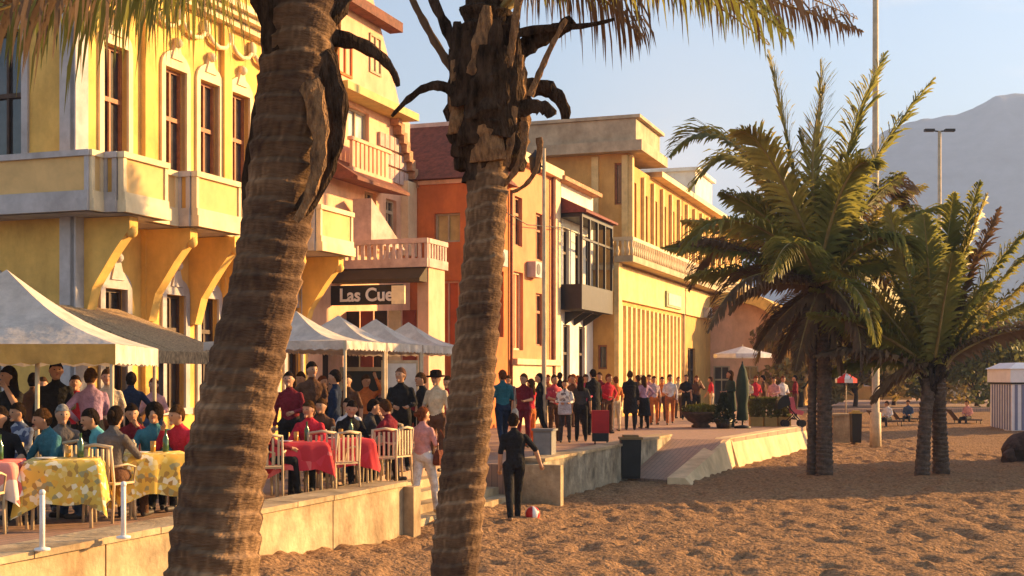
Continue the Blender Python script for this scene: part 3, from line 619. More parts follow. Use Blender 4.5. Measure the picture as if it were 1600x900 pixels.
def bez(p, n):
    """Catmull/Bezier through control polygon by de Casteljau"""
    out = []
    for i in range(n+1):
        u = i/n; q = [Vector(a) for a in p]
        while len(q) > 1: q = [q[j].lerp(q[j+1], u) for j in range(len(q)-1)]
        out.append(q[0])
    return out
def frond(parent, ctrl, L=0.6, n=40, wid=0.03, droop=0.5, m=M_LEAF, rr=0.03, start=0.12, rnd=0.25, splay=0.9, fwd=0.55, name='frond', lw=None):
    path = bez(ctrl, n); mb = MB()
    mb.tube(path[::2] if n % 2 == 0 else path, [max(.004, rr*(1-.85*i/(len(path[::2])-1 if n % 2 == 0 else n))) for i in range(len(path[::2]) if n % 2 == 0 else n+1)], 6, 1)
    rot = random.uniform(-.5, .5)
    for i in range(int(n*start), n+1):
        u = i/n; p = path[i]; t = (path[min(i+1, n)]-path[max(i-1, 0)]).normalized()
        side = t.cross(Vector((0, 0, 1)))
        if side.length < .15: side = t.cross(Vector((math.cos(rot), math.sin(rot), 0)))
        side.normalize(); up = side.cross(t).normalized()
        side = (side*math.cos(rot) + up*math.sin(rot)); up = side.cross(t).normalized()
        ll = L*(math.sin(math.pi*min(1, (u-start)/(1-start)*.86+.14))**.6)*random.uniform(1-rnd, 1+rnd*.5)
        for sgn in (-1, 1):
            d = (side*sgn*splay + t*fwd*(1+u*.9) + up*random.uniform(.0, .45)).normalized()
            d = (d + Vector([random.uniform(-.12, .12) for _ in range(3)])).normalized()
            g = Vector((0, 0, -1)); dr = droop*random.uniform(.7, 1.3)
            a = p; d2 = (d+g*dr*.55).normalized(); d3 = (d+g*dr*1.5).normalized()
            b = a+d*ll*.35; c = b+d2*ll*.35; e = c+d3*ll*.3
            wv = (t*.9+up*.4).normalized()*wid*.5*random.uniform(.8, 1.2)
            mb.add([a-wv*.6, a+wv*.6, b-wv, b+wv, c-wv*.8, c+wv*.8, e], [(0,1,3,2), (2,3,5,4), (4,5,6)], 0, False)
    return mb.build(name, [m, M_RACH], parent)

def ringed_trunk(parent, path, radii, ringh=0.075, nu=56, amp=0.045, mats=M_BARK, seed=0, name='trunk', step=.012):
    pts = [Vector(p) for p in path]
    # resample with smooth interpolation (catmull)
    zs = np.array([p.z for p in pts]); order = np.argsort(zs); zs = zs[order]
    xs = np.array([pts[i].x for i in order]); ys = np.array([pts[i].y for i in order]); rs = np.array([radii[i] for i in order])
    z = np.arange(zs[0], zs[-1], step); X = np.interp(z, zs, xs); Y = np.interp(z, zs, ys); Rr = np.interp(z, zs, rs)
    k = max(3, int(.35/step))
    def sm(a):
        ap = np.concatenate([np.full(k, a[0])+ (a[0]-a[1])*np.arange(k, 0, -1), a, np.full(k, a[-1])+(a[-1]-a[-2])*np.arange(1, k+1)])
        return np.convolve(ap, np.ones(2*k+1)/(2*k+1), 'valid')
    X, Y, Rr = sm(X), sm(Y), sm(Rr)
    th = np.linspace(0, 2*np.pi, nu, endpoint=False); TH, ZZ = np.meshgrid(th, z)
    wob = 0.020*np.sin(TH+seed) + 0.022*(vnoise(TH*1.2*np.cos(0)+3, ZZ*6, seed+4)-.5) + 0.03*(vnoise(np.cos(TH)*2+9, ZZ*3+np.sin(TH)*2, seed+6)-.5)
    ph = (ZZ+wob)/ringh + 0.8*(vnoise(ZZ*4, ZZ*0, seed+7)-.5); fr = ph-np.floor(ph)
    saw = np.where(fr < .82, fr/.82, (1-fr)/.18)
    rough = (vnoise(np.cos(TH)*9+40, np.sin(TH)*9+ZZ*22, seed+1)-.5)*.8 + (vnoise(np.cos(TH)*22+40, np.sin(TH)*22+ZZ*60, seed+2)-.5)*.5
    ringvar = vnoise(np.floor(ph)*1.7, TH*0.6, seed+3)
    RR = Rr[:, None]*(1 + amp*(saw-.5)*(1+ringvar*1.4)*1.5 + amp*.8*rough + amp*1.2*(ringvar-.5))
    V = np.stack([(X[:, None]+RR*np.cos(TH)), (Y[:, None]+RR*np.sin(TH)), ZZ], 2).reshape(-1, 3)
    nz = len(z); mb = MB()
    fs = [(i*nu+j, i*nu+(j+1) % nu, (i+1)*nu+(j+1) % nu, (i+1)*nu+j) for i in range(nz-1) for j in range(nu)]
    mb.add([tuple(v) for v in V], fs, 0, False)
    sc_ = np.clip((np.abs(fr-.93) < .12)*1.0, 0, 1)*(.4+.6*vnoise(TH*2.3, ph*1.1, seed+9)); band = vnoise(ph*0.45, TH*.35, seed+12)
    fine = vnoise(np.cos(TH)*14+40, np.sin(TH)*14+ZZ*30, seed+14)
    ringv = np.clip(.30 + .15*sc_ + .55*(band-.5) + .35*(fine-.5), 0, 1); ringv = np.append(ringv.ravel(), [])
    mb.f.append([(nz-1)*nu+j for j in range(nu)]); mb.mi.append(0); mb.sm.append(False)
    o = mb.build(name, mats, parent); at = o.data.attributes.new('ring', 'FLOAT', 'POINT'); at.data.foreach_set('value', ringv.astype(np.float32)); return o

# foreground palm 1 (Y 5.3)
YA = 5.3
prof = [(1150, 322, 168), (900, 330, 148), (760, 345, 126), (620, 368, 121), (480, 408, 113), (330, 438, 104), (180, 455, 116), (60, 470, 112), (-60, 478, 112), (-260, 490, 105)]
path = [Q(c, y, YA) for y, c, w in prof]; rad = [w/2/2000*YA for y, c, w in prof]
pa = empty('palm_tree', (path[0].x, YA, -0.72), 'thick leaning ringed palm trunk filling the near left foreground', 'palm tree', 'foreground palms')
path.insert(0, path[0]-Vector((.03, 0, 0.6))); rad.insert(0, .25)
tr = ringed_trunk(pa, path, rad, 0.085, 72, 0.034, M_BARK, seed=1)
def strap(parent, pts, w0, w1, m, name='leaf_base', th=0.02, n=14):
    """thick curved leaf-base: flattened tube"""
    p = bez(pts, n); mb = MB(); vs = []; k = 8
    for i, q in enumerate(p):
        u = i/n; t = (p[min(i+1, n)]-p[max(i-1, 0)]).normalized(); a = t.cross(Vector((0, 1, 0)))
        if a.length < .1: a = Vector((1, 0, 0))
        a.normalize(); b = t.cross(a); w = (w0+(w1-w0)*u)/2*(1+.12*math.sin(i*2.1)); 
        for j in range(k):
            x = 2*math.pi*j/k; vs.append(q + a*math.cos(x)*w + b*math.sin(x)*w*.4 + Vector([random.uniform(-1, 1)*.13*w for _ in range(3)]))
    fs = [(i*k+j, i*k+(j+1) % k, (i+1)*k+(j+1) % k, (i+1)*k+j) for i in range(n) for j in range(k)] + [tuple(range(k))[::-1], tuple(n*k+j for j in range(k))]
    mb.add(vs, fs, 0, False); return mb.build(name, m, parent)
q = lambda x, y, d=0: Q(x, y, YA+d)
strap(pa, [q(470, 330, -.12), q(530, 260, -.1), q(535, 160, -.08), q(490, 80, -.05)], .06, .16, M_DKFIB)
strap(pa, [q(462, 345, -.14), q(505, 290, -.15), q(512, 190, -.15), q(480, 130, -.12)], .03, .10, M_FIB)
strap(pa, [q(480, 60, -.05), q(560, 50, 0), q(615, 90, .05), q(622, 135, .05)], .09, .02, M_DKFIB)
strap(pa, [q(480, 60, -.05), q(530, 0, -.02), q(580, -60, 0), q(640, -140, 0)], .14, .05, M_DKFIB)
strap(pa, [q(500, 120, .03), q(545, 60, .03), q(515, 10, .03), q(500, -60, .03)], .05, .05, M_FIB)
strap(pa, [q(385, 330, .02), q(378, 280, 0), q(400, 200, 0), q(420, 100, 0)], .03, .06, M_DKFIB)
strap(pa, [q(440, 80, -.1), q(420, -20, -.1), q(380, -120, -.1), q(300, -220, -.1)], .16, .05, M_DKFIB)
# fronds arching left over the frame, leaflets hanging into it
crownA = Q(488, -300, YA)
def A(x, y, d): return Q(x, y, YA+d)
random.seed(11)
for ctrl, L, mm, n in [
    ([crownA, A(420, -120, -.2), A(230, 10, -.5), A(-110, 20, -.7)], 0.60, M_LEAF, 90),
    ([crownA, A(420, -100, .3), A(230, 20, .5), A(-60, 40, .6)], 0.52, M_LEAF, 80),
    ([crownA, A(430, -80, .8), A(330, 0, 1.2), A(100, 30, 1.4)], 0.52, M_LEAFY, 70),
    ([crownA, A(400, -160, -.5), A(160, -10, -1.0), A(-140, 50, -1.2)], 0.52, M_LEAFD, 80),
    ([crownA, A(450, -100, 1.2), A(370, -10, 1.8), A(230, 20, 2.2)], 0.59, M_LEAFY, 60),
    ([crownA, A(440, -160, 1.2), A(220, -20, 2.4), A(40, 40, 3.0)], 0.62, M_LEAF, 70),
    ([crownA, A(560, -420, .3), A(760, -400, .6), A(900, -250, .8)], .5, M_LEAF, 40),
    ([crownA, A(500, -600, 0), A(450, -800, 0), A(350, -900, 0)], .5, M_LEAF, 36),
    ([crownA, A(560, -560, .2), A(700, -720, .3), A(850, -650, .3)], .5, M_LEAF, 36),
    ([crownA, A(480, -450, 1.0), A(480, -420, 2.2), A(480, -250, 3.0)], .45, M_LEAF, 36)]:
    frond(pa, ctrl, L, int(n*1.25), .014, 3.6, mm, .018, .15, .5, splay=.6, fwd=.3)

# foreground palm 2 (Y 8)
YB = 8.0
prof = [(1200, 700, 84), (900, 709, 74), (750, 723, 74), (580, 740, 70), (430, 753, 64), (300, 762, 62), (240, 764, 84), (180, 764, 112), (110, 764, 118), (40, 762, 100), (-60, 760, 70)]
path = [Q(c, y, YB) for y, c, w in prof]; rad = [w/2/2000*YB for y, c, w in prof]
pb = empty('palm_tree', (path[0].x, YB, -0.72), 'slimmer ringed palm with frayed dark crown base, second in the foreground', 'palm tree', 'foreground palms')
ringed_trunk(pb, path[:7], rad[:6]+[.13], 0.10, 60, 0.038, M_BARK, seed=5)
ringed_trunk(pb, [Q(757, 285, YB), Q(761, 255, YB), Q(764, 220, YB), Q(765, 150, YB), Q(763, 90, YB), Q(760, 20, YB), Q(758, -60, YB)], [.12, .145, .175, .185, .175, .15, .11], .16, 40, .09, M_DKFIB, 8, 'crown_base')
q = lambda x, y, d=0: Q(x, y, YB+d)
# flared boot mass: many overlapping leaf bases
random.seed(5)
for i in range(30):
    a = i*2.4; h = (i+.5)/30; y0 = 235-140*h; ra = .135+.045*math.sin(h*2.6)
    ca, sa = math.cos(a), math.sin(a); c = lambda y, rr_, k=0: Q(762, y, YB)+Vector((ca*rr_-sa*k, sa*rr_+ca*k, 0))
    k = random.uniform(-.05, .05)
    strap(pb, [c(y0+30, ra-.03), c(y0-10, ra-.005, k*.3), c(y0-40, ra+.005, k), c(y0-80, ra+random.uniform(.0, .05), k*1.6)], .24, .05, M_DKFIB if random.random() < .85 else M_FIB, n=8)
for pts, w0, w1, m in [
    ([q(800, 150, .1), q(840, 118, .1), q(885, 145, .1), q(884, 186, .1)], .14, .06, M_DKFIB),
    ([q(800, 175, -.1), q(830, 165, -.1), q(855, 160, -.1), q(862, 182, -.1)], .11, .07, M_DKFIB),
    ([q(715, 150, -.1), q(680, 110, -.1), q(640, 150, -.1), q(612, 182, -.1)], .08, .02, M_DKFIB),
    ([q(735, 110, 0), q(700, 60, 0), q(690, 20, 0), q(650, -50, 0)], .09, .05, M_DKFIB),
    ([q(725, 130, .1), q(690, 90, .1), q(665, 40, .1), q(640, -10, .1)], .06, .04, M_LEAFD),
    ([q(800, 90, .05), q(830, 60, .05), q(870, 55, .05), q(895, 30, .05)], .13, .08, M_DKFIB),
    ([q(790, 60, 0), q(840, 35, 0), q(900, 50, 0), q(960, 30, 0)], .07, .02, M_DKFIB),
    ([q(828, 150, -.12), q(845, 110, -.12), q(860, 70, -.12), q(885, 30, -.12)], .045, .03, M_FIB),
    ([q(790, 260, -.1), q(800, 220, -.14), q(806, 170, -.14), q(796, 120, -.1)], .04, .07, M_FIB),
    ([q(785, 290, -.06), q(812, 270, -.1), q(825, 225, -.1), q(818, 190, -.1)], .03, .06, M_FIB),
    ([q(800, 300, -.03), q(835, 290, -.05), q(848, 250, -.05), q(842, 215, -.05)], .02, .045, M_FIB),
    ([q(795, 110, -.14), q(800, 70, -.16), q(806, 30, -.16), q(812, -10, -.16)], .05, .05, M_FIB)]:
    strap(pb, pts, w0, w1, m)
crownB = Q(765, 40, YB)
B = lambda x, y, d: Q(x, y, YB+d)
for ctrl, L, mm, n, dr in [
    ([crownB, B(860, -90, .1), B(1080, -50, .2), B(1350, 50, .3)], .60, M_LEAFD, 100, 2.8),
    ([crownB, B(860, -120, -.4), B(1060, -90, -.8), B(1240, 60, -1.0)], .50, M_LEAF, 90, 2.4),
    ([crownB, B(860, -100, .9), B(1060, -60, 1.6), B(1200, 70, 2.2)], .44, M_LEAFY, 70, 2.2),
    ([crownB, B(850, -60, .3), B(940, -30, .4), B(1000, 60, .5)], .60, M_LEAFD, 60, 2.8),
    ([crownB, B(900, -110, 1.3), B(1160, -60, 1.8), B(1340, 30, 2.4)], .50, M_LEAFD, 70, 2.8),
    ([crownB, B(840, -200, .5), B(930, -330, .8), B(1050, -300, 1)], .6, M_LEAF, 40, 1.6),
    ([crownB, B(700, -120, .3), B(600, -300, .4), B(450, -300, .5)], .6, M_LEAF, 40, 1.6),
    ([crownB, B(730, -200, 0), B(700, -450, 0), B(650, -600, 0)], .6, M_LEAF, 40, 1.2),
    ([crownB, B(800, -200, 0), B(850, -450, 0), B(950, -600, 0)], .6, M_LEAF, 40, 1.2),
    ([crownB, B(760, -200, .9), B(750, -250, 1.8), B(740, -120, 2.6)], .5, M_LEAF, 40, 1.6),
    ([crownB, B(740, -150, -.3), B(720, -300, -.6), B(690, -350, -.8)], .5, M_LEAF, 40, 1.6)]:
    frond(pb, ctrl, L, int(n*1.1), .017, dr*1.4, mm, .024, .18, .5, splay=.6, fwd=.3)

# beach palms
def beach_palm(px, base_y, Yc, cy, fronds, label, trunks, seed):
    random.seed(seed)
    b0 = Q(px, base_y, Yc)
    r = empty('palm_tree', (b0.x, Yc, -0.72), label, 'palm tree', 'palms standing on the beach')
    for k, (bx, tx, ty, rr, dy) in enumerate(trunks):
        p0 = Q(bx, base_y+6, Yc+dy); p0.z = -0.85; p1 = Q((bx*1.2+tx*.8)/2, (base_y+ty)/2, Yc+dy*.6); p2 = Q(tx, ty, Yc)
        ringed_trunk(r, [p0, p1, p2], [rr*1.25, rr, rr*1.15], .12, 20, .07, M_BARK2, seed+k, step=.03)
    mb = MB()
    for i in range(40):   # boots below the crown
        a = i*2.4; z = random.uniform(-.6, .5); c = Q(px, cy, Yc)+Vector((0, 0, z)); d = Vector((math.cos(a), math.sin(a), .9)).normalized()
        mb.tube([c+d*.05, c+d*.30, c+d*.5+Vector((0, 0, .12))], [.09, .07, .03], 5)
    mb.build('leaf_bases', M_DKFIB, r)
    for (ctrlpx, L, mm, dr, sp) in fronds:
        c0 = Q(px+random.uniform(-6, 6), cy+random.uniform(-10, 10), Yc)
        ctrl = [c0] + [Q(x, y, Yc+d) for x, y, d in ctrlpx]
        frond(r, ctrl, L*1.35, 120, .075, dr, mm, .05, .05, .35, splay=sp, fwd=.6)
    return r
V_, Y_, D_ = M_LEAF, M_LEAFY, M_LEAFD
frA = [
 ([(1210, 260, -.5), (1110, 150, -1), (1045, 245, -1.2)], .75, V_, .5, .9),
 ([(1230, 300, .5), (1150, 170, .8), (1075, 300, 1)], .7, V_, .6, .9),
 ([(1240, 300, 0), (1225, 180, 0), (1200, 78, 0)], .85, V_, .25, 1.0),
 ([(1270, 300, .3), (1285, 180, .3), (1282, 92, .3)], .8, V_, .2, 1.0),
 ([(1265, 300, -.8), (1262, 210, -1), (1290, 130, -1.2)], .45, Y_, .1, .6),
 ([(1310, 300, 0), (1325, 190, 0), (1385, 82, 0)], .85, V_, .3, 1.0),
 ([(1330, 320, -.4), (1370, 230, -.5), (1460, 122, -.6)], .75, V_, .4, 1.0),
 ([(1240, 330, 2), (1190, 240, 3), (1160, 260, 3.6)], .7, V_, .5, .9),
 ([(1210, 350, -1.5), (1130, 300, -2.4), (1060, 400, -3)], .7, V_, .7, .9),
 ([(1200, 370, 1), (1110, 340, 1.6), (1075, 455, 2)], .7, D_, .8, .9),
 ([(1190, 400, -.4), (1100, 360, -.6), (1058, 385, -.8)], .6, D_, .6, .9),
 ([(1220, 420, -1.3), (1150, 400, -2), (1105, 520, -2.3)], .6, D_, .9, .9),
 ([(1330, 330, .7), (1400, 240, 1.1), (1420, 330, 1.4)], .7, D_, .9, .9),
 ([(1340, 370, -1), (1420, 330, -1.6), (1430, 430, -2)], .7, V_, .8, .9),
 ([(1330, 400, 1.6), (1400, 380, 2.4), (1410, 500, 3)], .7, V_, .8, .9),
 ([(1300, 430, -2), (1350, 420, -3), (1370, 540, -3.4)], .6, V_, .9, .9),
 ([(1255, 380, -2), (1235, 340, -3.4), (1200, 440, -4)], .65, V_, .9, .9),
 ([(1290, 360, 2.4), (1300, 300, 3.6), (1320, 380, 4)], .65, V_, .8, .9),
 ([(1300, 300, -1.6), (1340, 230, -2.4), (1365, 260, -2.8)], .6, V_, .5, .8),
 ([(1230, 290, -1.4), (1190, 200, -2.2), (1150, 205, -2.6)], .6, Y_, .5, .8),
 ([(1250, 470, .8), (1200, 470, 1.2), (1180, 570, 1.3)], .5, D_, .9, .8),
 ([(1310, 460, -.8), (1350, 480, -1.2), (1345, 580, -1.3)], .5, D_, .9, .8),
 ([(1240, 440, -.8), (1180, 430, -1.2), (1140, 490, -1.3)], .5, D_, .9, .8),
 ([(1330, 420, .3), (1380, 400, .5), (1390, 470, .6)], .5, D_, .9, .8)]
frA += [([(1283+dx*.6, 455+dy*.3, d*.6), (1283+dx, 455+dy, d)], .5, D_, 1.0, .8) for dx, dy, d in [(-70, 110, .5), (-40, 125, -.8), (60, 115, .4), (30, 130, -.6), (-100, 90, -.3), (95, 95, .8), (5, 120, 1.2), (-20, 115, 1.4)]]
random.seed(99)
for i in range(16):
    an = -75+150*i/15+random.uniform(-6, 6); ln = random.uniform(200, 290); a = R(an); d = random.uniform(-2.2, 2.2)
    frA.append(([(1283+math.sin(a)*ln*.45, 440-math.cos(a)*ln*.6, d*.5), (1283+math.sin(a)*ln, 440-math.cos(a)*ln*.85+abs(an)*.5, d)], .62, [V_, V_, Y_][i % 3], .4+abs(an)/200, .95))
beach_palm(1283, 735, 31.5, 440, frA, 'taller beach palm with full crown and two stems, left of the pair', [(1288, 1289, 455, .17, 0), (1268, 1271, 460, .10, .3)], 21)
frB = []
random.seed(77)
for an, ln, d, mm in [(-64, 185, .6, Y_), (-58, 200, -1, V_), (-50, 215, .2, V_), (-40, 220, -.6, Y_), (-33, 240, 1, V_), (-24, 265, 0, V_), (-15, 255, -.9, Y_), (-8, 235, .7, Y_), (-2, 230, -1.4, V_), (6, 262, .3, V_), (13, 285, 0, V_), (15, 270, -.5, Y_), (22, 262, .8, D_), (30, 250, -1.1, V_), (38, 255, .3, V_), (46, 265, -.4, Y_), (54, 230, 1, V_), (60, 170, -.8, D_), (-72, 165, -.5, D_), (-80, 150, .9, V_), (0, 150, 2.4, V_), (-30, 160, 2.2, Y_), (30, 165, 2.3, V_), (10, 180, -2.5, V_), (-95, 80, .3, D_)]:
    ln *= 1.14; a = R(an); ex, ey = 1458+math.sin(a)*ln, 580-math.cos(a)*ln
    frB.append(([(1458+math.sin(a)*ln*.5, 580-math.cos(a)*ln*.5-22, d*.6), (ex+random.uniform(-8, 8), ey+16+abs(an)*.25, d)], .52, mm, .35+abs(an)/150, .95))
beach_palm(1458, 740, 31.0, 580, frB, 'shorter beach palm with yellowed fronds and forked stems, right of the pair', [(1440, 1452, 590, .15, 0), (1471, 1464, 590, .17, .8)], 33)
# far shrubs / trees
def bush_tree(px, base, Yc, w, h, label, m, seed, trunk=1.2, cat='tree', name='tree', n=3600, group='trees beyond the beach palms', leaf=.22):
    random.seed(seed); c = Q(px, base, Yc); z0 = c.z; r = empty(name, (c.x, Yc, z0), label, cat, group)
    mb = MB(); mb.tube([(c.x, Yc, z0-.2), (c.x+.1, Yc, z0+trunk*.6), (c.x, Yc, z0+trunk+h*.3)], [.16, .12, .06], 7)
    for k in range(4):
        a = k*1.6; mb.tube([(c.x, Yc, z0+trunk*.8), (c.x+math.cos(a)*w*.3, Yc+math.sin(a)*w*.3, z0+trunk+h*.45)], [.07, .02], 5)
    mb.build('trunk', M_DKWOOD, r); mb = MB()
    cl = [(random.uniform(-.42, .42)*w, random.uniform(-.42, .42)*w, random.uniform(-.05, .9)*h, random.uniform(.16, .3)*w) for _ in range(15)]
    for _ in range(n):
        q_ = random.choice(cl); d = Vector([random.gauss(0, 1) for _ in range(3)]).normalized()*q_[3]*random.uniform(.5, 1.1)
        p = Vector((c.x+q_[0], Yc+q_[1], z0+trunk+q_[2])) + Vector((d.x, d.y, d.z*.7)); a = Vector([random.uniform(-1, 1) for _ in range(3)]).normalized(); b = a.cross(Vector([random.uniform(-1, 1) for _ in range(3)])).normalized()
        s_ = leaf*random.uniform(.6, 1.4); mb.add([p-a*s_, p+b*s_*.5, p+a*s_, p-b*s_*.5], [(0,1,2,3)])
    mb.build('crown', m, r)
M_SHR = mat('olive_foliage', (0.17, 0.17, 0.05), .7, .35, .8, trans=.3, col2=(.07, .08, .025))
M_SHRG = mat('golden_foliage', (0.34, 0.25, 0.07), .7, .35, .8, trans=.3, col2=(.12, .08, .03))
bush_tree(1335, 640, 73, 6, 4.2, 'golden leaved bushy tree between the two beach palms', M_SHRG, 1)
bush_tree(1395, 640, 76, 5, 4.8, 'olive bushy tree behind the shorter beach palm\'s left side', M_SHR, 2)
bush_tree(1525, 640, 74, 5.5, 4.0, 'olive bushy tree just left of the striped kiosk', M_SHR, 3)
bush_tree(1250, 640, 72, 4.4, 3.4, 'small golden tree behind the pushchair', M_SHRG, 4)
bush_tree(1475, 640, 85, 7, 6, 'wide golden tree far behind the shorter beach palm', M_SHRG, 5)
bush_tree(1590, 640, 88, 8, 6.5, 'large olive tree behind the striped kiosk', M_SHR, 6)

# ------------------------------------------------------------------ STREET FURNITURE
def lamp(px, base_y, ztop_y, Y, rad, label, heads, z0=0.0, name='street_lamp'):
    x = (px-800)/2000*Y; top = EYE+(590-ztop_y)/2000*Y
    r = empty(name, (x, Y, z0), label, 'street lamp')
    MB().tube([(x, Y, z0-.1), (x, Y, z0+1.2), (x, Y, z0+1.22), (x, Y, top)], [rad*1.5, rad*1.4, rad, rad*.7], 10).build('pole', M_POLE, r)
    if heads == 'double':
        MB().tube([(x-.55, Y, top+.05), (x, Y, top-.02), (x+.55, Y, top+.05)], .04).build('arm', M_IRON, r)
        for sg in (-1, 1):
            mb = MB(); mb.box(I, x+sg*.3, x+sg*.85, Y-.14, Y+.14, top-.02, top+.12); mb.build('lamp_head', M_IRON, r)
    elif heads == 'lantern':
        MB().tube([(x, Y, top-.5), (x-.16, Y, top-.4), (x-.22, Y, top-.1)], .025).build('arm', M_IRON, r)
        MB().lathe((x-.22, Y, top-.65), [(.08, 0), (.13, .03), (.17, .38), (.20, .42), (.05, .56), (.02, .62)], 8).build('lantern', M_IRON, r)
    else:
        MB().tube([(x, Y, top), (x+.3, Y, top+.3), (x+1.0, Y, top+.35)], .05).build('arm', M_POLE, r); mb = MB(); mb.box(I, x+.8, x+1.5, Y-.15, Y+.15, top+.28, top+.42); mb.build('lamp_head', M_IRON, r)
    return r
lamp(850, 640, 232, 33.0, .065, 'slim street lamp with small dark lantern in front of the salmon townhouse', 'lantern')
lamp(1368, 650, -60, 44.0, .13, 'tall thick pale lamp pole rising behind the taller beach palm', 'arm', z0=-.75)
lamp(1468, 640, 205, 72.0, .13, 'distant lamp post with two dark flat heads above the shorter palm', 'double')

def bin_(px, by, Y, w, h, label, z0, topm):
    x = (px-800)/2000*Y; r = empty('litter_bin', (x, Y, z0), label, 'litter bin'); f = lambda a, b, z: I(x+a, Y+b, z0+z)
    mb = MB()
    vs = []
    for z, k in ((0.0, .86), (.06, .9), (h*.9, 1.0)):
        vs += [f(-w/2*k, -w/2*k, z), f(w/2*k, -w/2*k, z), f(w/2*k, w/2*k, z), f(-w/2*k, w/2*k, z)]
    mb.add(vs, [(3,2,1,0)]+[(i*4+j, i*4+(j+1) % 4, i*4+4+(j+1) % 4, i*4+4+j) for i in range(2) for j in range(4)]+[(8,9,10,11)]); mb.build('body', M_BLACK, r)
    mb = MB(); mb.box(f, -w/2-.03, w/2+.03, -w/2-.03, w/2+.03, h*.9+.003, h*.95); mb.box(f, -w/2+.06, w/2-.06, -w/2+.06, w/2-.06, h*.95, h); mb.build('lid', topm, r)
bin_(985, 745, 29.7, .47, 1.0, 'black litter bin with brown rim at the end of the grey wall', -.68, mat('brown_rim', (.25, .15, .06)))
bin_(1337, 688, 46.0, .36, 1.15, 'black litter bin with golden rim behind the taller beach palm', -.68, mat('gold_rim', (.45, .30, .08)))
mb = MB(); x, y = I(6.5, 0)[0], 0
def Lb(px, Y): return (px-800)/2000*Y
mb = MB(); mb.box(I, Lb(1302, 47), Lb(1328, 47), 47, 47.5, -.75, .25); mb.prism([I(Lb(1302, 47)-.05, 46.95, .251), I(Lb(1328, 47)+.05, 46.95, .251), I(Lb(1328, 47)+.05, 47.55, .251), I(Lb(1302, 47)-.05, 47.55, .251)], (0, 0, .07))
tag(mb.build('concrete_block', M_CONC, loc=(Lb(1315, 47), 47, -.7)), 'squat pale concrete block beside the gold rimmed bin', 'concrete block')
# grey cabinet by the wall
f = rotz(-0.34); cx_, cy_ = G(851, 720)[0], G(851, 720)[1]
r = empty('utility_cabinet', (cx_, cy_, 0), 'grey metal utility cabinet standing on the promenade edge', 'utility cabinet'); ff = lambda a, b, z: f(a, b, z)+Vector((cx_, cy_, 0))
mb = MB(); mb.box(ff, -.19, .19, -.15, .15, .05, .60); mb.build('body', mat('grey_metal', (.20, .19, .18), .6), r)
mb = MB(); mb.box(ff, -.22, .22, -.18, .18, .601, .64); mb.build('lid', mat('grey_metal', (.2, .19, .18)), r); mb = MB(); mb.box(ff, -.17, .17, -.13, .13, 0, .05); mb.build('plinth', M_IRON, r)
mb = MB(); mb.box(ff, -.16, .16, -.162, -.151, .1, .55); mb.build('door', mat('grey_metal_door', (.25, .24, .23), .6), r)
# suitcase
cx_, cy_ = G(938, 694)[0], G(938, 694)[1]; ff = lambda a, b, z: I(cx_+a, cy_+b, z)
r = empty('suitcase', (cx_, cy_, 0), 'red upright suitcase with dark base in front of the crowd', 'suitcase')
mb = MB(); mb.box(ff, -.21, .21, -.13, .13, .28, .84); mb.box(ff, -.18, .18, -.15, -.131, .34, .60); mb.build('body', mat('red_fabric', (.42, .02, .02), .7), r)
mb = MB(); mb.box(ff, -.20, .20, -.12, .12, .07, .279); mb.build('base', M_BLACK, r)
mb = MB(); mb.tube([ff(-.1, .1, .84), ff(-.1, .1, 1.02), ff(.1, .1, 1.02), ff(.1, .1, .84)], .012, 6); mb.build('handle', M_IRON, r)
for sg in (-1, 1): MB().tube([ff(sg*.15, -.03, .05), ff(sg*.15+.03, -.03, .05)], .05, 10).build('wheel', M_BLACK, r)
# planter bowl
c0 = G(1095, 668); r = empty('planter_bowl', c0, 'wide dark stone planter bowl with low green plants on the promenade', 'planter')
MB().lathe(c0, [(.28, 0), (.33, .05), (.24, .12), (.42, .22), (.60, .42), (.66, .52), (.60, .53), (.55, .46)], 20).build('bowl', mat('dark_stone', (.10, .07, .05), .9, .3, 5), r)
random.seed(3); mb = MB()
for i in range(700):
    a = random.uniform(0, 6.28); rr = .62*math.sqrt(random.random()); p = c0+Vector((rr*math.cos(a), rr*math.sin(a), .46+random.uniform(0, .34)*(1-.4*rr))); d = Vector([random.gauss(0, 1) for _ in range(3)]).normalized(); e = d.cross(Vector((.3, .5, .8))).normalized()
    mb.add([p-d*.07, p+e*.03, p+d*.07, p-e*.03], [(0,1,2,3)])
mb.build('plants', mat('planter_leaves', (.16, .17, .03), .7, .35, 3, trans=.2), r)
# folded green parasol
c0 = G(1160, 669); r = empty('folded_parasol', c0, 'tall folded dark green parasol beside the planter bowl', 'parasol')
MB().lathe(c0+Vector((0, 0, .25)), [(.16, 0), (.20, .05), (.16, .5), (.22, .9), (.20, 1.3), (.12, 1.65), (.03, 1.85)], 9).build('canopy', M_GREEN, r)
MB().tube([c0, c0+Vector((0, 0, 2.18))], .025).build('pole', M_IRON, r); MB().lathe(c0, [(.28, 0), (.28, .06), (.06, .10)], 14).build('base', M_IRON, r)
c0 = G(1131, 669.5); mb = MB(); random.seed(8)
r = empty('shrub_in_pot', c0, 'dark conical shrub in a pot between planter bowl and folded parasol', 'potted shrub')
MB().lathe(c0, [(.22, 0), (.30, .3), (.26, .3)], 12).build('pot', M_IRON, r)
for i in range(900):
    z = random.uniform(.2, 1.15); a = random.uniform(0, 6.28); rr = .40*(1.25-z)*math.sqrt(random.random())+.03; p = c0+Vector((rr*math.cos(a), rr*math.sin(a), z)); d = Vector([random.gauss(0, 1) for _ in range(3)]).normalized(); e = d.cross(Vector((.3, .5, .8))).normalized()
    mb.add([p-d*.07, p+e*.03, p+d*.07, p-e*.03], [(0,1,2,3)])
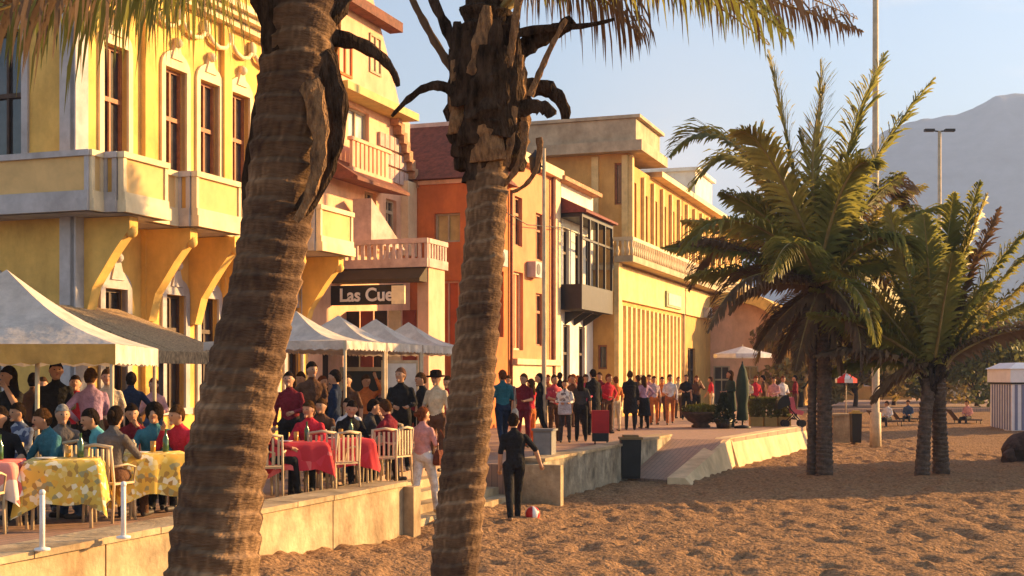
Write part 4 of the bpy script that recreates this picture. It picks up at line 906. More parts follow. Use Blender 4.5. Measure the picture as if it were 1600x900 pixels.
mb.build('foliage', mat('dark_shrub_leaves', (.03, .05, .025), .8, .3, 3), r)

def parasol(px, py_top, py_rim, wpx, Y, m, label, z0=0, n=8, m2=None, name='parasol', seg_cols=None):
    c = Q(px, py_top, Y); zr = Q(px, py_rim, Y).z; rad = wpx/2/2000*Y
    r = empty(name, (c.x, Y, z0), label, 'parasol'); mb = MB(); vs = [c]
    for i in range(n): a = 2*math.pi*(i+.5)/n; vs.append(Vector((c.x+rad*math.cos(a), Y+rad*math.sin(a), zr)))
    for i in range(n): a = 2*math.pi*(i+.5)/n; vs.append(Vector((c.x+rad*math.cos(a), Y+rad*math.sin(a), zr-.18)))
    for i in range(n): mb.add([vs[0], vs[1+i], vs[1+(i+1) % n]], [(0,1,2)], i % 2 if m2 else 0); mb.add([vs[1+i], vs[1+n+i], vs[1+n+(i+1) % n], vs[1+(i+1) % n]], [(0,1,2,3)], i % 2 if m2 else 0)
    mb.build('canopy', [m, m2] if m2 else m, r); MB().tube([(c.x, Y, z0), c+Vector((0, 0, .08))], .03).build('pole', M_POLE, r)
    MB().lathe((c.x, Y, z0), [(.25, 0), (.25, .06), (.05, .1)], 12).build('base', M_IRON, r)
parasol(1160, 541, 553, 92, 58, mat('blue_white_canvas', (.60, .62, .66), .8, trans=.1), 'flat pale blue white parasol in front of the arched building')
parasol(1322, 582, 592, 34, 57, mat('red_canvas', (.55, .02, .02)), 'little red and white parasol behind the taller beach palm', -.5, m2=mat('white_fabric', (.7, .68, .64)))


# trellis planters with far diners
random.seed(12)
for k, px in enumerate((1181, 1203, 1225)):
    c0 = G(px, 666); r = empty('planter_box', c0, ['leafy planter box nearest the folded parasol', 'middle leafy planter box in front of the far diners', 'leafy planter box beside the pushchair'][k], 'planter box', 'planter boxes')
    mb = MB(); mb.box(lambda a, b, z: c0+Vector((a, b, z)), -.21, .21, -.15, .15, 0, .32); mb.build('box', mat('golden_wood', (.45, .30, .10)), r); mb = MB()
    for i in range(420):
        p = c0+Vector((random.uniform(-.23, .23), random.uniform(-.18, .18), random.uniform(.3, .98))); d = Vector([random.gauss(0, 1) for _ in range(3)]).normalized(); e = d.cross(Vector((.3, .5, .8))).normalized(); mb.add([p-d*.07, p+e*.035, p+d*.07, p-e*.035], [(0,1,2,3)])
    mb.build('plants', M_SHR, r)
# pushchair
c0 = G(1238, 667); r = empty('pushchair', c0, 'black pushchair with pink seat left of the taller beach palm', 'pushchair'); ff = lambda a, b, z: c0+Vector((a, b, z))
MB().prism([ff(-.05, -.2, .45), ff(.3, -.2, .40), ff(.36, -.2, .52), ff(.08, -.2, .60), ff(.0, -.2, 1.0), ff(-.14, -.2, .98)], (0, .4, 0)).build('seat', mat('pink_fabric', (.62, .13, .16)), r)
mb = MB(); pts = [ff(-.36+.40*math.cos(a)*.9+.18, -.23, .72+.36*math.sin(a)) for a in [math.pi*.5+i*math.pi*.62/6 for i in range(7)]]; mb.prism(pts+[ff(-.1, -.23, .75)], (0, .46, 0)); mb.build('hood', M_BLACK, r)
mb = MB()
for sg in (-.2, .2): mb.tube([ff(-.35, sg, 1.0), ff(-.1, sg, .6), ff(.3, sg, .12)], .018, 6); mb.tube([ff(.1, sg, .45), ff(-.25, sg, .12)], .018, 6)
mb.tube([ff(-.35, -.2, 1.0), ff(-.35, .2, 1.0)], .018, 6); mb.build('frame', M_IRON, r)
for a, b in ((.3, -.2), (.3, .2), (-.25, -.2), (-.25, .2)): MB().tube([ff(a, b-.025, .12), ff(a, b+.025, .12)], .12, 14).build('wheel', M_BLACK, r)

# striped kiosk
Yk = 53.5; kx = Lb(1581, Yk); r = empty('striped_kiosk', (kx+1.2, Yk, -.55), 'white beach kiosk with blue grey vertical stripes at the right', 'kiosk'); ff = lambda a, b, z: I(kx+a, Yk+b, z-.6)
mb = MB(); mb.box(ff, 0, 2.6, 0, 2.4, 0, 2.0); mb.build('wall', mat('kiosk_white', (.72, .72, .76), .6, .05), r)
mb = MB()
for i in range(9): mb.box(ff, .12+i*.28, .24+i*.28, -.025, -.002, .05, 1.96)
for i in range(8): mb.box(ff, -.025, -.002, .12+i*.28, .24+i*.28, .05, 1.96)
mb.build('stripes', mat('kiosk_blue_grey', (.18, .20, .30), .6, .05), r)
mb = MB(); mb.box(ff, -.10, 2.7, -.12, 2.5, 2.05, 2.62); mb.build('fascia', mat('kiosk_fascia', (.74, .74, .76), .6, .05), r)
mb = MB(); mb.box(ff, -.03, 2.63, -.03, 2.43, 1.97, 2.05); mb.build('painted_shadow_strip', M_IRON, r)  # solid dark strip; shade under the fascia put into its colour
mb = MB(); mb.add([ff(-.18, -.2, 2.62), ff(2.78, -.2, 2.62), ff(2.78, 2.58, 2.62), ff(-.18, 2.58, 2.62), ff(.3, .3, 2.88), ff(2.3, .3, 2.88), ff(2.3, 2.1, 2.88), ff(.3, 2.1, 2.88)], [(3,2,1,0), (0,1,5,4), (1,2,6,5), (2,3,7,6), (3,0,4,7), (4,5,6,7)]); mb.build('roof', mat('kiosk_white', (.7, .7, .74)), r)
MB().ball(ff(.62, -.125, 2.34), (.16, .02, .13)).build('emblem', M_IRON, r)
mb = MB(); mb.box(ff, 1.28, 1.52, -.05, -.026, 1.25, 1.5); mb.build('notice', mat('green_notice', (.08, .3, .08)), r)
# rocks
for (px, py, w, h, lb) in ((1596, 718, 1.1, .75, 'large dark brown rock on the sand at the right edge'), (1577, 720, .42, .30, 'small dark brown rock beside the large one on the sand')):
    c = G(px, py, -.7); mb = MB(); mb.ball(c+Vector((0, 0, h*.3)), (w/2, w/2*.8, h*.7), seg=18, rings=12)
    mb.v = [tuple(Vector(v)+Vector((1, 1, 1))*.22*w*noise.noise(Vector(v)*2.2/w)) for v in mb.v]; mb.sm = [False]*len(mb.f)
    tag(mb.build('rock', mat('dark_rock', (.07, .04, .03), .95, .3, 6, .6), loc=c), lb, 'rock', 'rocks')
# ball
c = G(832, 816, -.74); c.z = -.60; r = empty('beach_ball', c, 'red and white ball on the sand beside the person in black', 'ball')
mb = MB(); n = 16; mb.ball(c, .125, seg=16, rings=12); mb.mi = [0]*len(mb.f)
for i, fc_ in enumerate(mb.f):
    m_ = sum((Vector(mb.v[j]) for j in fc_), Vector())/len(fc_)-c; mb.mi[i] = 1 if int((math.atan2(m_.y, m_.x)+math.pi+.6)/(math.pi/3)) % 2 == 0 else 0
mb.build('ball_skin', [mat('ball_red', (.5, .02, .02), .4), mat('ball_white', (.75, .72, .7), .4)], r)
# white edge posts
for i, (px, yt, yb) in enumerate(((66, 775, 862), (193, 767, 843))):
    c = G(px, yb-2, 0.1); r = empty('edge_post', c, ['white post on the wall edge in front of the nearest floral tablecloth', 'white post on the wall edge between the two floral tablecloths'][i], 'post', 'white edge posts')
    MB().tube([c, c+Vector((0, 0, .50))], .024, 10).build('shaft', M_WPAINT, r); MB().ball(c+Vector((0, 0, .52)), .03).build('cap', M_WPAINT, r); MB().lathe(c, [(.07, 0), (.07, .02), (.03, .03)], 12).build('foot', M_WPAINT, r)
c = G(622, 800, -.35); 
# off-frame block, unseen, added to shade the sand and the grey wall
kx, ky = 17.5, 31.9; r = empty('sand_shade_block', (kx, ky, -.7), 'tall unseen block added off to the right to shade the sand', 'shade block'); ff = lambda a, b, z: I(kx+a, ky+b, z-.72)
mb = MB(); mb.box(ff, .2, 4.8, .2, 7.0, 0, 5.0); mb.build('wall', M_WHITE, r); mb = MB(); mb.add([ff(0, 0, 5.0), ff(5, 0, 5.0), ff(5, 7.2, 5.0), ff(0, 7.2, 5.0), ff(2.5, 1.5, 5.8), ff(2.5, 5.5, 5.8)], [(0,1,4), (1,2,5,4), (2,3,5), (3,0,4,5), (3,2,1,0)]); mb.build('roof', M_TILE, r)

# ------------------------------------------------------------------ TENTS
def tent(corners, ze, apex, val, label, group, poles, mval=None, m=M_CANV, name='marquee_tent', scallop=14):
    c = [Vector(p) for p in corners]; ctr = sum(c, Vector())/4; ap = Vector((ctr.x, ctr.y, apex)) if not hasattr(apex, '__len__') else Vector(apex)
    r = empty(name, (ctr.x, ctr.y, 0), label, 'tent', group); mb = MB(); n = 8
    for i in range(4):
        a = c[i].copy(); b = c[(i+1) % 4].copy(); a.z = b.z = ze
        vs = []
        for j in range(n+1):
            u = j/n; e0 = a.lerp(ap, u); e1 = b.lerp(ap, u); 
            for k in range(5):
                p = e0.lerp(e1, k/4); p.z -= .16*math.sin(math.pi*u)+.05*math.sin(math.pi*k/4)*(1-u)*(.6 if k in (1, 3) else 1)*u*3; p += Vector((noise.noise(p*1.3), noise.noise(p*1.3+Vector((9, 0, 0))), noise.noise(p*1.7+Vector((0, 7, 0)))*1.2))*.05*math.sin(math.pi*min(1, u*1.2))*(1 if 0 < k < 4 else 0); vs.append(p)
        mb.add(vs, [(j*5+k, j*5+k+1, (j+1)*5+k+1, (j+1)*5+k) for j in range(n) for k in range(4)], 0, True)
    mb.build('canopy', m, r)
    for i in range(4):
        a = c[i]; b = c[(i+1) % 4]; nn = scallop*2; mb = MB(); vs = []
        nrm = (b-a).cross(Vector((0, 0, 1))).normalized()
        for j in range(nn+1):
            p = a.lerp(b, j/nn)+nrm*.012*math.sin(j*1.3); vs.append(Vector((p.x, p.y, ze-.003))); vs.append(Vector((p.x, p.y, ze-val+(.03 if j % 2 else 0)))+nrm*.02*math.sin(j*.9))
        mb.add(vs, [(2*j, 2*j+1, 2*j+3, 2*j+2) for j in range(nn)], 0, False); mb.build('valance', mval if (mval and i == 0) else m, r)
    for i in poles:
        p = c[i].lerp(ctr, .03); MB().tube([(p.x, p.y, 0), (p.x, p.y, ze)], .028, 8).build('pole', M_POLE, r)
        MB().lathe((p.x, p.y, 0), [(.12, 0), (.12, .03), (.04, .06)], 12).build('foot', M_POLE, r)
    return r
a = Vector((-5.05, 16.3, 0)); b = Vector((-5.30, 19.2, 0)); c_ = Vector((-8.9, 19.3, 0)); d = Vector((-8.8, 16.25, 0))
tent([d, a, b, c_], 2.08, 3.15, .27, 'large white pyramid tent over the floral tables at the left', 'white cafe tents', (1, 2, 3), mval=M_VAL)
mb = MB(); p = Q(56, 560, 16.4); MB().tube([(p.x, 16.45, 0), (p.x, 16.45, 2.06)], .03, 8).build('pole', M_POLE, bpy.data.objects['marquee_tent'])
tl = ['white tent with grey peak nearest the thick palm trunk', 'white tent second from the thick palm trunk', 'white tent third from the thick palm trunk', 'white tent whose end touches the slimmer palm trunk']
for k in range(4):
    t0 = 20.1+k*1.68; t1 = t0+1.64
    tent([W(-13.1, t0), W(-10.2, t0), W(-10.2, t1), W(-13.1, t1)], 2.3, 2.88, .17, tl[k], 'white cafe tents', (1, 2))

# ------------------------------------------------------------------ TABLES, CLOTHS, CHAIRS
def make_table():
    r = empty('cafe_table', (0, 0, 0)); mb = MB(); mb.box(I, -.34, .34, -.34, .34, .70, .735); mb.build('tabletop', M_POLE, r)
    for a in (-.29, .29):
        for b in (-.29, .29): MB().tube([(a, b, .699), (a*1.05, b*1.05, 0)], .02, 7).build('leg', M_POLE, r)
    return r
def make_chair():
    r = empty('cafe_chair', (0, 0, 0)); m = M_POLE
    mb = MB(); mb.box(I, -.21, .21, -.2, .2, .43, .455); mb.build('seat', m, r)
    mb = MB()
    for i in range(5): mb.box(I, -.17+i*.075, -.14+i*.075, -.235, -.215, .47, .84)
    mb.tube([(-.2, -.22, .86), (0, -.26, .89), (.2, -.22, .86)], .022, 6); mb.build('backrest', m, r)
    for sx in (-1, 1):
        MB().tube([(sx*.19, -.24, .87), (sx*.2, -.19, .44), (sx*.2, -.22, 0)], .017, 6).build('leg', m, r)
        MB().tube([(sx*.19, .18, .429), (sx*.2, .2, 0)], .017, 6).build('leg', m, r)
        MB().tube([(sx*.2, -.2, .64), (sx*.235, .0, .66), (sx*.22, .17, .62), (sx*.2, .17, .44)], .014, 6).build('armrest', m, r)
    return r
TP = make_table(); CP = make_chair(); TK = kidmap_of(TP); CK = kidmap_of(CP); used = {'t': 0, 'c': 0}
def place(kind, x, y, a, label, group, cat):
    src, km = (TP, TK) if kind == 't' else (CP, CK)
    o = src if used[kind] == 0 else copy_tree(src, km); used[kind] = 1
    o.location = (x, y, 0); o.rotation_euler = (0, 0, R(a)); tag(o, label, cat, group)
def cloth(x, y, a, m, label, drop, seed, half=.375, ztop=.742, group='tablecloths'):
    random.seed(seed); f = rotz(R(a)); n = 16; mb = MB(); ring0 = []; N = n*4
    per = []
    for sd in range(4):
        for i in range(n):
            u = -1+2*i/n; p = [(u, -1), (1, u), (-u, 1), (-1, -u)][sd]; per.append(p)
    rows = 8; vs = [Vector((x, y, ztop+.004))]
    for (u, v) in per: vs.append(f(u*half, v*half, 0)+Vector((x, y, ztop+.004)))
    ph = random.uniform(0, 6)
    for r_ in range(1, rows+1):
        k = r_/rows
        for i, (u, v) in enumerate(per):
            corner = (abs(u)*abs(v))**3; L = math.hypot(u, v); out = .035+k*(.05+.06*corner)+.035*k*math.sin(i*1.25+ph)+.02*k*math.sin(i*2.9+ph*2)
            dz = drop*(1+.30*corner)*k*(1+.04*math.sin(i*.8+ph)); vs.append(f(u*half+u/L*out, v*half+v/L*out, 0)+Vector((x, y, ztop-dz)))
    fs = [(0, 1+i, 1+(i+1) % N) for i in range(N)] + [(1+r_*N+i, 1+(r_+1)*N+i, 1+(r_+1)*N+(i+1) % N, 1+r_*N+(i+1) % N) for r_ in range(rows) for i in range(N)]
    mb.add(vs, fs, 0, True); tag(mb.build('tablecloth', m, loc=(x, y, ztop)), label, 'tablecloth', group)
M_FLO = spots('yellow_floral_cloth', (.70, .45, .07), [(.75, .55, .14), (.85, .75, .50), (.75, .40, .05), (.42, .24, .05), (.80, .62, .25), (.34, .30, .14)], 19)
M_RED = spots('red_cloth', (.52, .02, .03), [(.55, .03, .05), (.62, .12, .12), (.45, .02, .03)], 4)
M_REDW = spots('red_white_cloth', (.6, .10, .08), [(.75, .6, .5), (.7, .25, .2)], 6)
TA = [(-4.98, 14.25, 14, M_FLO, 'yellow floral tablecloth nearest the left foreground, behind the first white post', .46, 1),
      (-4.30, 15.35, 24, M_FLO, 'yellow floral tablecloth closer to the thick palm trunk', .46, 2),
      (-5.75, 13.9, 10, M_REDW, 'red and white tablecloth cut off by the left edge', .34, 3),
      (-3.03, 18.0, 18, M_RED, 'red tablecloth just right of the thick palm trunk', .36, 4),
      (-2.52, 19.0, 22, M_RED, 'red tablecloth with pale fold, second from the thick palm trunk', .38, 5),
      (-2.45, 20.3, 20, spots('patterned_cream_cloth', (.55, .42, .24), [(.5, .38, .2), (.62, .5, .3)], 9), 'cream tablecloth on the table nearest the person in white trousers', .3, 6)]
for i, (x, y, a, m, lb, dr, sd) in enumerate(TA):
    place('t', x, y, a, 'cafe table under the ' + lb.split(',')[0].replace('tablecloth', 'cloth'), 'cafe tables', 'table'); cloth(x, y, a, m, lb, dr, sd)
place('t', -6.9, 17.6, 10, 'bare cafe table deep under the large left tent', 'cafe tables', 'table')
place('t', -4.3, 23.2, 20, 'bare cafe table behind the red cloth tables', 'cafe tables', 'table')
def chairat(x, y, a, lb): place('c', x, y, a, lb, 'cafe chairs', 'chair')
# chair faces +y locally (backrest at -y)

# ------------------------------------------------------------------ PEOPLE
PENDING = []
def skin(t): return mat('skin_'+t, {'fair': (.62, .36, .24), 'tan': (.45, .24, .14), 'dark': (.25, .13, .08)}[t], .6, .06, 6)
def cl(name, c): return mat(name, c, .9, .22, 5, .8, 11, bdist=.05, spec=.1)
def person(px, fy, z0, face, label, top, bottom, hair=('hair_dark', (.03, .02, .015)), hs='short', pose='stand', arms=('down', 'down'), h=1.70, sk='tan', sleeve='long', Y=None, vox=.024, lean=0, extra=None, group=None, X=None, shoe=(.05, .04, .035), fem=False, seat=.46, short=False):
    """face: heading in degrees, 0 = away from the camera (+Y), 90 = to the left (-X), 180 = towards the camera"""
    rp = random.Random(label); lean += rp.uniform(-3, 5); face += rp.uniform(-10, 10); tw = rp.uniform(-30, 30); hd = rp.uniform(-.15, .15); hip = rp.uniform(-.03, .03)
    if Y is None: g_ = G(px, fy, z0); X, Y = g_.x, g_.y
    elif X is None: X = Lb(px, Y)
    k = h/1.72; base = Vector((X, Y, z0)); a = R(face); f = rotz(a)
    sit = pose.startswith('sit')
    dz = (seat/k+.06-.93) if sit else 0
    ln = R(lean)
    def U(x, y, z):   # upper body point, leaning about the hip
        x = x + hip*max(0, 1-abs(z-.95)*1.6)
        yy = y; zz = z-.93
        y2 = yy*math.cos(ln)+zz*math.sin(ln); z2 = zz*math.cos(ln)-yy*math.sin(ln)
        return f(x*k, y2*k, (z2+.93+dz)*k)
    def Lw(x, y, z): return f(x*k, y*k, z*k)
    mb = MB(); bones = []
    def limb(p, q_, r0, r1, region, n=5):
        pts = [p.lerp(q_, i/n) for i in range(n+1)]; rr = [(r0+(r1-r0)*i/n)*k for i in range(n+1)]
        mb.tube(pts, rr, 10); mb.ball(p, r0*k*1.0); mb.ball(q_, r1*k*1.0); bones.append((p, q_, region, (r0+r1)/2*k))
    def slab(secs, region):   # torso loft: (y, z, rx, ry)
        n = 14; vs = []
        for (yc, z, rx, ry) in secs:
            for j in range(n):
                w = 2*math.pi*j/n; vs.append(U(rx*math.cos(w), yc+ry*math.sin(w), z))
        m_ = len(secs); mb.add(vs, [(i*n+j, i*n+(j+1) % n, (i+1)*n+(j+1) % n, (i+1)*n+j) for i in range(m_-1) for j in range(n)]+[tuple(range(n))[::-1], tuple((m_-1)*n+j for j in range(n))])
    sw = .168 if not fem else .150; hw = .165 if not fem else .172
    slab([(0, .86, hw-.03, .10), (0, .92, hw, .115), (0, 1.02, hw-.012, .11), (.005, 1.12, .135 if fem else .15, .10), (.01, 1.25, .155 if fem else .172, .115), (.0, 1.34, .168 if fem else .19, .112), (-.005, 1.395, .165, .095), (-.008, 1.435, .115, .075), (-.01, 1.475, .06, .055)], 'top')
    bones.append((U(0, 0, 1.04), U(0, 0, 1.38), 'top', .16*k)); bones.append((U(-sw+.03, 0, 1.40), U(sw-.03, 0, 1.40), 'top', .07*k))
    bones.append((U(-.06, 0, .93), U(.06, 0, .93), 'bottom', .15*k))
    limb(U(0, -.01, 1.44), U(0, .015, 1.54), .058, .054, 'skin')
    hc = U(0, .025, 1.615)
    mb.add([], []); nb = len(mb.v); mb.ball(Vector((0, 0, 0)), 1, seg=16, rings=12)
    up = (U(0, 0, 1.6)-U(0, 0, 1.5)).normalized(); fw = (U(0, .1, 1.5)-U(0, 0, 1.5)).normalized(); fw = (Matrix.Rotation(R(tw), 3, up) @ fw - up*hd).normalized(); rt = fw.cross(up).normalized(); up = rt.cross(fw)
    def H(x, y, z): return hc+(rt*x+fw*y+up*z)*k*1.1
    for i in range(nb, len(mb.v)):
        v = mb.v[i]; ta = 1-.18*max(0, -v[2]); mb.v[i] = tuple(H(v[0]*.075*ta, v[1]*.095*ta, v[2]*.115))
    mb.ball(H(0, .098, -.015), .017*k); mb.ball(H(0, .095, .01), .013*k); mb.ball(H(0, .075, -.085), .028*k)
    for sg in (-1, 1): mb.ball(H(sg*.078, 0, -.005), (.014*k, .02*k, .03*k))
    bones.append((H(0, 0, -.06), H(0, 0, .05), 'skin', .09*k))
    fingers = MB()
    for sg, am in ((-1, arms[0]), (1, arms[1])):
        sh = U(sg*sw, 0, 1.365)
        el, wr = {'down': (U(sg*.235, -.02, 1.13), U(sg*.25, .05, .89)), 'swing': (U(sg*.22, .10, 1.14), U(sg*.22, .24, .93)), 'back': (U(sg*.23, -.14, 1.15), U(sg*.22, -.20, .92)),
                  'front': (U(sg*.23, .03, 1.14), U(sg*.12, .24, 1.10)), 'table': (U(sg*.25, .16, 1.18), U(sg*.16, .38, 1.13)), 'up': (U(sg*.26, .14, 1.22), U(sg*.13, .17, 1.45)),
                  'hip': (U(sg*.34, -.06, 1.17), U(sg*.20, .06, 1.03)), 'raise': (U(sg*.30, .12, 1.42), U(sg*.20, .20, 1.66)), 'side': (U(sg*.33, .04, 1.17), U(sg*.40, .08, .96))}[am]
        limb(sh, el, .056, .046, 'top'); limb(el, wr, .046, .033, 'top' if sleeve == 'long' else 'skin')
        d = (wr-el).normalized(); pc = wr+d*.055*k; mb.ball(wr+d*.02*k, .030*k); limb(wr+d*.015*k, wr+d*.085*k, .030, .030, 'skin', 2); bones[-1] = (wr+d*.0*k, wr+d*.12*k, 'skin', .035*k)
        s_ = d.cross(fw if abs(d.dot(fw)) < .85 else up).normalized(); nn = s_.cross(d)
        curl = nn*(1 if nn.dot(-rt*sg+fw*.3) > 0 else -1)
        for q_, (o_, L_) in enumerate(((-.026, .062), (-.009, .072), (.009, .068), (.025, .054))):
            p0 = wr+(d*.085+s_*o_)*k; p1 = p0+(d*L_*.5+curl*.006)*k; p2 = p1+(d*L_*.4+curl*.026)*k
            fingers.tube([wr+(d*.06+s_*o_*.8)*k, p0, p1, p2], [.010*k, .0095*k, .009*k, .007*k], 5)
        th = fw if abs(s_.dot(fw)) < .5 else s_*(1 if s_.dot(fw) > 0 else -1)
        fingers.tube([wr+d*.03*k, wr+(d*.05+th*.032)*k, wr+(d*.085+th*.042+curl*.012)*k], [.013*k, .011*k, .008*k], 5)
    knees = []
    for sg in (-1, 1):
        if sit:
            kn = 'k'; sp = .02 if sg > 0 else .0; hp = U(sg*.09, 0, .93); K = Vector(f(sg*.13*k, .44*k, (seat+.05))); An = Vector(f(sg*.13*k, (.42+sp*4)*k, .09*k)); hp = f(sg*.09*k, 0, seat+.06*k); 
            hp = Vector(hp)
        elif pose == 'walk':
            fr = .20*sg; hp = Lw(sg*.09, 0, .90); K = Lw(sg*.09, fr*.7+.05, .49); An = Lw(sg*.085, fr*1.35 if sg > 0 else fr*1.5, .09 if sg > 0 else .13)
        elif pose == 'ground':
            hp = Lw(sg*.09, 0, .90); K = Lw(sg*.09, 0, .5); An = Lw(sg*.09, 0, .09)
        else: hp = Lw(sg*.09, 0, .90); K = Lw(sg*.11, .015, .49); An = Lw(sg*.12, -.01, .09)
        limb(hp, K, .098, .068, 'bottom'); limb(K, An, .066, .052 if not short else .04, 'skin' if short else 'bottom')
        fd = Vector(f(sg*.03, 1, 0)).normalized(); toe = An+fd*.15*k-Vector((0, 0, .045*k)); hl = An-Vector((0, 0, .05*k))-fd*.02*k
        limb(hl, toe, .040, .034, 'shoe', 3); knees.append((hp, K, An))
    if extra == 'skirt' and not sit:
        n = 16; vs = []
        for z, rx, ry in ((1.0, .15, .11), (.9, .18, .13), (.6, .21, .17), (.42, .23, .19)):
            for j in range(n): w = 2*math.pi*j/n; vs.append(Lw(rx*math.cos(w), ry*math.sin(w), z))
        mb.add(vs, [(i*n+j, i*n+(j+1) % n, (i+1)*n+(j+1) % n, (i+1)*n+j) for i in range(3) for j in range(n)]+[tuple(range(n))[::-1], tuple(3*n+j for j in range(n))]); bones.append((Lw(0, 0, .9), Lw(0, 0, .5), 'bottom', .2*k))
    if extra == 'coat' and not sit:
        n = 16; vs = []
        for z, rx, ry in ((1.3, .18, .12), (1.0, .18, .13), (.75, .21, .16), (.5, .23, .18)):
            for j in range(n): w = 2*math.pi*j/n; vs.append(Lw(rx*math.cos(w), ry*math.sin(w), z))
        mb.add(vs, [(i*n+j, i*n+(j+1) % n, (i+1)*n+(j+1) % n, (i+1)*n+j) for i in range(3) for j in range(n)]+[tuple(range(n))[::-1], tuple(3*n+j for j in range(n))]); bones.append((Lw(0, 0, 1.1), Lw(0, 0, .6), 'top', .2*k))
    o = mb.build('person', [skin(sk), top, bottom, mat('shoe_%d' % int(shoe[0]*100), shoe, .6)], loc=(0, 0, 0)); o.location = base
    tag(o, label, 'person', group); ORG[o.name] = (0, 0, 0)
    md = o.modifiers.new('r', 'REMESH'); md.mode = 'VOXEL'; md.voxel_size = vox*k*.7; md.use_smooth_shade = True
    ms = o.modifiers.new('s', 'SMOOTH'); ms.factor = .5; ms.iterations = 3
    PENDING.append((o, bones, fingers))
    # hair
    px_h = X*3+Y; hb_ = MB(); nb = 0; hb_.ball(Vector((0, 0, 0)), 1, seg=16, rings=12); v2 = []
    for v in hb_.v:
        x, y, z = v; drop_ = 0
        fr = max(0, y); zz = z
        lim = .42 if y > .45 else (.42-(.45-y)*1.1 if y > -.2 else -.75)
        lim = max(lim, -.62 if hs == 'short' else -.8)
        if z < lim: zz = lim+(z-lim)*.05
        nz_ = 1+.05*noise.noise(Vector((x*3+px_h, y*3, z*3))); rr__ = 1 if zz > -.2 else .93; v2.append(tuple(H(x*.083*nz_*rr__, (y*.100-.010)*nz_ if y < .3 else (y*.100-.008), zz*.124*nz_+.004)))
    hb_.v = v2
    if hs == 'long':
        n = 12; vs = []
        for (yy, z, rx, ry) in ((-.02, .06, .08, .08), (-.035, -.06, .082, .068), (-.06, -.16, .085, .05), (-.075, -.26, .075, .035)):
            for j in range(n): w = 2*math.pi*j/n; vs.append(H(rx*math.cos(w), yy+ry*math.sin(w), z))
        hb_.add(vs, [(i*n+j, i*n+(j+1) % n, (i+1)*n+(j+1) % n, (i+1)*n+j) for i in range(3) for j in range(n)]+[tuple(range(n))[::-1], tuple(3*n+j for j in range(n))], 0, True)
    if hs == 'bushy': hb_.ball(H(0, -.02, .03), (.125*k, .125*k, .135*k))
    if hs == 'bun': hb_.ball(H(0, -.115, .03), .045*k)
    hm = mat(hair[0], tuple(c*.8 for c in hair[1]), 1.0, .3, 20, .6, 30, spec=.0)
    if hs == 'hat':
        hb_ = MB(); n = 16; vs = []
        for (z, rr_) in ((.03, .15), (.045, .15), (.05, .095), (.12, .09), (.14, .05)):
            for j in range(n): w = 2*math.pi*j/n; vs.append(H(rr_*math.cos(w), rr_*1.1*math.sin(w), z))
        hb_.add(vs, [(i*n+j, i*n+(j+1) % n, (i+1)*n+(j+1) % n, (i+1)*n+j) for i in range(4) for j in range(n)]+[tuple(range(n))[::-1], tuple(4*n+j for j in range(n))], 0, True)
    ho = hb_.build('hat' if hs == 'hat' else 'hair', hm); ho.parent = o
    eb = MB()
    for sg in (-1, 1): eb.ball(H(sg*.030, .083, .012), .010*k, seg=6, rings=4)
    eb.build('eyes', mat('eye_dark', (.02, .015, .01), .3)).parent = o
    mo = MB(); mo.ball(H(0, .088, -.050), (.02*k, .012*k, .006*k), seg=6, rings=4); mo.build('mouth', mat('lips', (.35, .1, .08), .5)).parent = o
    return o

black = cl('cloth_black', (.018, .017, .018)); navy = cl('cloth_navy', (.02, .03, .06)); teal = cl('cloth_teal', (.05, .16, .20)); teal2 = cl('cloth_light_teal', (.12, .38, .42))
maroon = cl('cloth_maroon', (.18, .02, .03)); red = cl('cloth_red', (.50, .03, .05)); brown = cl('cloth_brown', (.12, .06, .035)); grey = cl('cloth_grey', (.14, .12, .11)); dkgrey = cl('cloth_dark_grey', (.05, .045, .045))
lilac = cl('cloth_lilac', (.42, .26, .38)); white = cl('cloth_white', (.72, .68, .66)); cream = cl('cloth_cream', (.6, .48, .32)); pink = cl('cloth_pink', (.6, .3, .28)); denim = cl('cloth_denim', (.06, .09, .16)); orange = cl('cloth_orange', (.6, .18, .05))
patt = spots('cloth_white_pattern', (.6, .56, .54), [(.3, .25, .25), (.7, .66, .6), (.15, .12, .12)], 14)
stp1 = spots('cloth_red_print', (.4, .03, .05), [(.5, .05, .07), (.7, .5, .4), (.3, .02, .04)], 16); stp2 = spots('cloth_blue_print', (.05, .07, .14), [(.06, .09, .18), (.3, .34, .42), (.03, .04, .08)], 16)
brn = ('hair_brown', (.09, .045, .02)); red_h = ('hair_auburn', (.22, .07, .03)); fair_h = ('hair_fair', (.45, .30, .13)); grey_h = ('hair_grey', (.35, .33, .30)); blk = ('hair_dark', (.03, .02, .015))

# person in black on the sand
person(803, 815, -.70, 8, 'person in black t-shirt and trousers walking on the sand beside the ball', black, black, blk, 'short', 'walk', ('down', 'side'), 1.74, sleeve='short', vox=.017, shoe=(.25, .16, .1))
person(662, 803, -.52, -20, 'person in pink top and long white trousers at the foot of the steps', pink, white, red_h, 'bun', 'walk', ('down', 'front'), 1.68, 'tan', 'short', vox=.017, fem=True, shoe=(.5, .33, .15))
